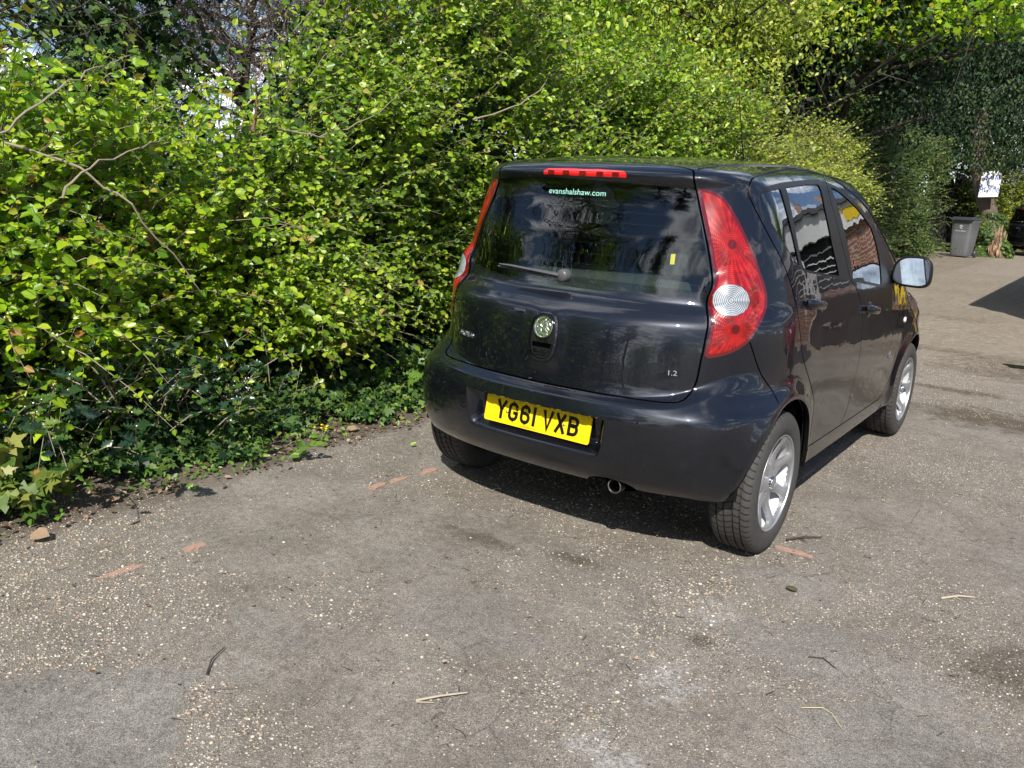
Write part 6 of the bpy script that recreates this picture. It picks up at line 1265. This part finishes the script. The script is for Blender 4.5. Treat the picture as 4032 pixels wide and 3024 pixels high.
text_mesh('painted_words', 'At The', .235, lambda a, b, c: sm_(a-.01, b-.15, c), BL, sg_, 0, .003, font_scale=(.80, 1.25)); text_mesh('painted_words', 'Wait', .16, lambda a, b, c: sm_(a+.02, b+.17, c), BL, sg_, 0, .003) if False else None
m = MB()
for pts in ([(-.18, .10), (-.17, .22)], [(-.12, .10), (-.11, .23), (-.06, .12), (-.02, .23)], [(.04, .12), (.05, .25)], [(.10, .12), (.11, .26), (.17, .14)], [(.20, .13), (.20, .28)]): stroke(m, pts, .028, sm_, .0, .003)
m.build('upper_scrawl', BL, sg_)
# ---- the dark estate parked past the trunk, and the cars beside the lane
def paint_mats(name, base, flake): return {'black_metallic_paint': paint(name, base, flake, False)}
fc = copy_tree(car, None, paint_mats('dark_blue_paint', (.006, .008, .014), (.03, .035, .05))); fc.name = 'parked_car'
fc.location = (-.95, 29.3, 0); fc.rotation_euler = (0, 0, R(-38)); tag(fc, 'dark car cut off by the right edge, parked beyond the ivy-wrapped trunk', 'car')
rc = copy_tree(car, None, paint_mats('red_paint', (.45, .004, .012), (.62, .010, .020))); rc.location = (5.6, 5.6, 0); rc.rotation_euler = (0, 0, R(118)); tag(rc, 'red hatchback seen only as a reflection in the black car\'s rear quarter', 'car')
for q in (fc, rc):
    for o in list(q.children_recursive):
        if o.name.split('.')[0] in ('dealer_lettering', 'name_badge', 'engine_badge', 'plate_characters', 'plate_lettering', 'badge_emblem', 'aerial', 'number_plate', 'plate_screw'): bpy.data.objects.remove(o)
# ---- the brick building on the right: seen in the car's side and by its shadow
def brick_mat():
    x = NT('red_brick'); o = x.obj(); b = x.n('ShaderNodeTexBrick', {'Scale': 1., 'Color1': (.33, .13, .075, 1), 'Color2': (.24, .095, .06, 1), 'Mortar': (.38, .33, .28, 1), 'Mortar Size': .012, 'Brick Width': .225, 'Row Height': .075, 'Mortar Smooth': .1})
    s = x.n('ShaderNodeSeparateXYZ', {0: o}); u = x.math('ADD', s.outputs[0], s.outputs[1]); cmb = x.n('ShaderNodeCombineXYZ', {0: u, 1: s.outputs[2]}).outputs[0]; x.t.links.new(cmb, b.inputs['Vector'])
    c = x.mix(.5, b.outputs['Color'], x.ramp(x.noise(o, 5, 6, .7), [(.3, (.6, .6, .6)), (.7, (1.35, 1.3, 1.25))]), 'MULTIPLY')
    return x.o(bsdf(x, base=c, rough=.85, normal=x.bump(b.outputs['Fac'], -.5, .01)))
BM = brick_mat(); WF = simple('white_fascia', (.80, .80, .78), .5, vary=.06, scale=3); DK = simple('dark_opening', (.015, .015, .016), .5); RF = simple('grey_roofing', (.10, .10, .105), .8, vary=.3)
bl = empty('brick_building', (1.56, 8.58, 0), label='single-storey red brick building with white fascia, mirrored in the black car\'s doors', cat='building')
ang = R(-32); dx, dy = math.cos(ang), math.sin(ang)
def wall(m, x0, y0, x1, y1, z0, z1, t=.25):
    L = math.hypot(x1-x0, y1-y0); a = math.atan2(y1-y0, x1-x0); m.box(((x0+x1)/2-math.sin(a)*t/2*-0+ -math.sin(a)*-t/2*-1, (y0+y1)/2+math.cos(a)*t/2, (z0+z1)/2), (L, t, z1-z0), Euler((0, 0, a)))
m = MB(); wall(m, 0, 0, dx*1.15, dy*1.15, 0, 2.36); wall(m, dx*1.15, dy*1.15, dx*5.2, dy*5.2, 0, 1.22); wall(m, dx*5.2, dy*5.2, dx*6.4, dy*6.4, 0, 2.36); m.box((-.02+.10, 4.6, 1.18), (.25, 8.8, 2.36)); m.box((dx*6.4, 6.5, 1.18), (.25, 14, 2.36)); m.build('brick_wall', BM, bl)
m = MB(); wall(m, dx*1.15, dy*1.15+.12, dx*5.2, dy*5.2+.12, 1.22, 2.36, .1); m.build('garage_recess', DK, bl)
for k in range(6):
    m = MB(); z = 1.34+k*.16; wall(m, dx*1.2, dy*1.2+.06, dx*5.15, dy*5.15+.06, z, z+.025, .04); m.build('door_rail', WF, bl)
m = MB(); wall(m, dx*1.9, dy*1.9-.04, dx*2.0, dy*2.0-.04, 0, 2.3, .06); m.build('white_post', WF, bl)
m = MB(); wall(m, -.05, -.1, dx*6.6, dy*6.6-.1, 2.36, 2.84, .22); m.box((-.02, 4.55, 2.60), (.20, 9.0, .48)); m.build('fascia', WF, bl)
m = MB(); m.poly([(-.12, -.18, 2.95), (dx*6.7, dy*6.7-.18, 2.95), (dx*6.7, 13.5, 3.6), (2.6, 9.1, 3.3), (-.12, 9.1, 2.95)]); m.poly([(-.12, -.18, 2.84), (-.12, -.18, 2.95), (dx*6.7, dy*6.7-.18, 2.95), (dx*6.7, dy*6.7-.18, 2.84)]); m.poly([(-.12, -.18, 2.84), (-.12, -.18, 2.95), (-.12, 9.1, 2.95), (-.12, 9.1, 2.84)]); m.build('roof', RF, bl)
m = MB(); m.prism([(-.22, -.13), (.22, -.13), (.22, .13), (-.22, .13)], lambda a, b, c: Vector((dx*.55+dx*a, dy*.55+dy*a-.14-c, 2.60+b)), .01); m.build('yellow_notice', simple('yellow_sign', (.80, .55, .02), .5), bl)
hs = empty('distant_house', (9.0, 26, 0), label='house with two chimneys, glimpsed mirrored in the rear door window', cat='building')
m = MB(); m.box((0, 0, 2.2), (9, 6, 4.4)); m.build('brick_wall', BM, hs)
m = MB(); m.prism([(-3.3, 4.3), (3.3, 4.3), (0, 6.4)], lambda a, b, c: Vector((-4.7+c, a, b)), 9.4); m.build('roof', RF, hs)
for k in (-3.2, -1.6):
    m = MB(); m.box((k, 0, 6.6), (.6, .6, 1.4)); m.tube([(k, 0, 7.2), (k, 0, 7.7)], .13, 10); m.build('chimney', BM, hs)
BK = simple('black_bin_plastic', (.02, .02, .022), .4, vary=.2)
wheelie_bin((2.15, 6.55, 0), R(10), 'black wheelie bin mirrored in the rear door, left one of two', (BK, BK), False, 1.0); wheelie_bin((2.75, 7.0, 0), R(-12), 'black wheelie bin mirrored in the rear door, nearer the brick wall', (BK, BK), False, 1.0)
yb = empty('yellow_barrier', (1.86, 7.55, 0), R(20), label='yellow machine stand mirrored in the front door below the window', cat='barrier')
YM = simple('yellow_machine_paint', (.80, .58, .02), .4, vary=.1)
m = MB(); m.box((0, 0, .62), (.16, .14, .62), Euler((0, R(12), 0)), .03); m.box((.16, 0, .80), (.34, .12, .10), Euler((0, R(-18), 0)), .02); m.build('arm', YM, yb, True); m = MB(); m.box((0, 0, .14), (.62, .40, .22), None, .04); m.build('base', BK, yb, True)
# ---- what stands behind the camera: only its reflection and the light it stops reach the picture
hedge('rear_hedge', 'tall hanging hedge behind the viewpoint, mirrored in the left of the tailgate', -9.5, -3.6, 3.6, 420, .085, LM['mid'], zlow=.2, seed=61, kind='small', ivy=.3, shoot=(.4, .9))
tree('hanging_ivy_tree', 'tall ivy-hung tree mirrored in the left half of the rear window', (-5.2, -8.5, 0), 8.5, 30, 2.6, 12000, .12, LM['ivy'], 71, .25, BARKD, clump=.6, droop=.5, hang=.5, width=.7)
tree('bare_elm', 'leafless tree mirrored as dark branches in the middle of the rear window', (-6.5, -17, 0), 11, 34, 3.4, 500, .10, LM['mid'], 73, .30, BARKD, sub=10, twigs=2400)
tree('bare_elm', 'second leafless tree, slimmer, mirrored beside the bright clouds', (-2.9, -18.5, 0), 10, 28, 2.2, 500, .10, LM['mid'], 74, .24, BARKD, sub=10, twigs=2000)
tree('dark_cypress', 'narrow dark conifer mirrored at the right of the rear window', (.6, -15, 0), 10.5, 46, 1.15, 16000, .13, LM['dark'], 75, .22, BARKD, clump=.45, droop=.5, width=.6)
tree('low_thicket', 'low shrubby thicket mirrored along the bottom of the tailgate', (-5.5, -13.5, 0), 3.6, 24, 2.6, 7000, .14, LM['ivy'], 76, .12, BARKD, clump=1.0, droop=.9)
tree('low_thicket', 'rounded shrub mirrored at the lower right of the tailgate', (8.5, -16, 0), 4.2, 24, 2.8, 7000, .15, LM['dark'], 77, .12, BARKD, clump=1.0, droop=.9)
tree('garden_tree', 'round green tree mirrored in the rear quarter window', (12, 17, 0), 8.5, 30, 3.0, 12000, .16, LM['mid'], 78, .22, BARKD, clump=.9)
tree('low_thicket', 'broad dark bush mirrored below the leafless trees', (-2.2, -15.5, 0), 3.4, 26, 2.6, 7000, .14, LM['ivy'], 81, .12, BARKD, clump=1.0, droop=.9)
tree('low_thicket', 'green bush mirrored between the conifer and the bright cloud', (3.6, -17.5, 0), 2.6, 24, 2.4, 6000, .14, LM['mid'], 82, .12, BARKD, clump=1.0, droop=.9)
# bare sprays reaching out of the hedge face
def spray(pts, r0, mat, lab, side=0):
    P = [Vector(p) for p in pts]; c = P[0].copy(); q = []
    for a, b in zip(P, P[1:]):
        for k in range(4): q.append(a.lerp(b, k/4)+Vector((.012*math.sin(7*a.y+k), .01*math.cos(5*a.z+k*2), .008*math.sin(k*3+a.y*9)))-c)
    q.append(P[-1]-c); m = MB(); m.tube(q, [r0*(1-.7*i/(len(q)-1)) for i in range(len(q))], 6); o = m.build('arching_branch', mat, None, True); o.location = c; tag(o, lab, 'branch', 'bare branches reaching out of the hedge'); return o
spray([(-1.95, -1.68, 1.50), (-1.72, -1.50, 1.42), (-1.60, -1.35, 1.27), (-1.58, -1.12, .99), (-1.60, -1.02, .86)], .0065, TWIG, 'long pale branch slanting down to the right across the left hedge')
spray([(-1.60, -1.64, 1.30), (-1.60, -1.52, 1.42), (-1.66, -1.26, 1.50), (-1.75, -1.10, 1.56)], .0055, TWIG, 'pale branch slanting up to the right across the left hedge')
spray([(-1.75, -1.86, 1.45), (-1.68, -1.74, 1.58), (-1.72, -1.55, 1.72), (-1.80, -1.35, 1.82), (-1.95, -1.1, 1.92)], .006, TWIG, 'thin tan branch rising above the hedge near the top left corner')
spray([(-1.90, -.50, 1.62), (-1.88, -.49, 1.74), (-1.86, -.50, 1.88), (-1.84, -.46, 2.0)], .010, simple('reddish_brown_bark', (.17, .085, .05), .8, vary=.4), 'stout reddish upright stub of branch with a cut top in the hedge')
spray([(-1.95, -.3, 1.66), (-1.85, -.1, 1.64), (-1.80, .2, 1.75), (-1.85, .6, 1.98)], .0055, TWIG, 'brownish branch curving upward left of the car rear window')
spray([(-2.0, 1.4, 1.86), (-1.85, 1.65, 1.96), (-1.85, 1.95, 2.12), (-1.9, 2.2, 2.30)], .007, TWIG, 'forked pale dead branch in the hedge above the left roof corner')
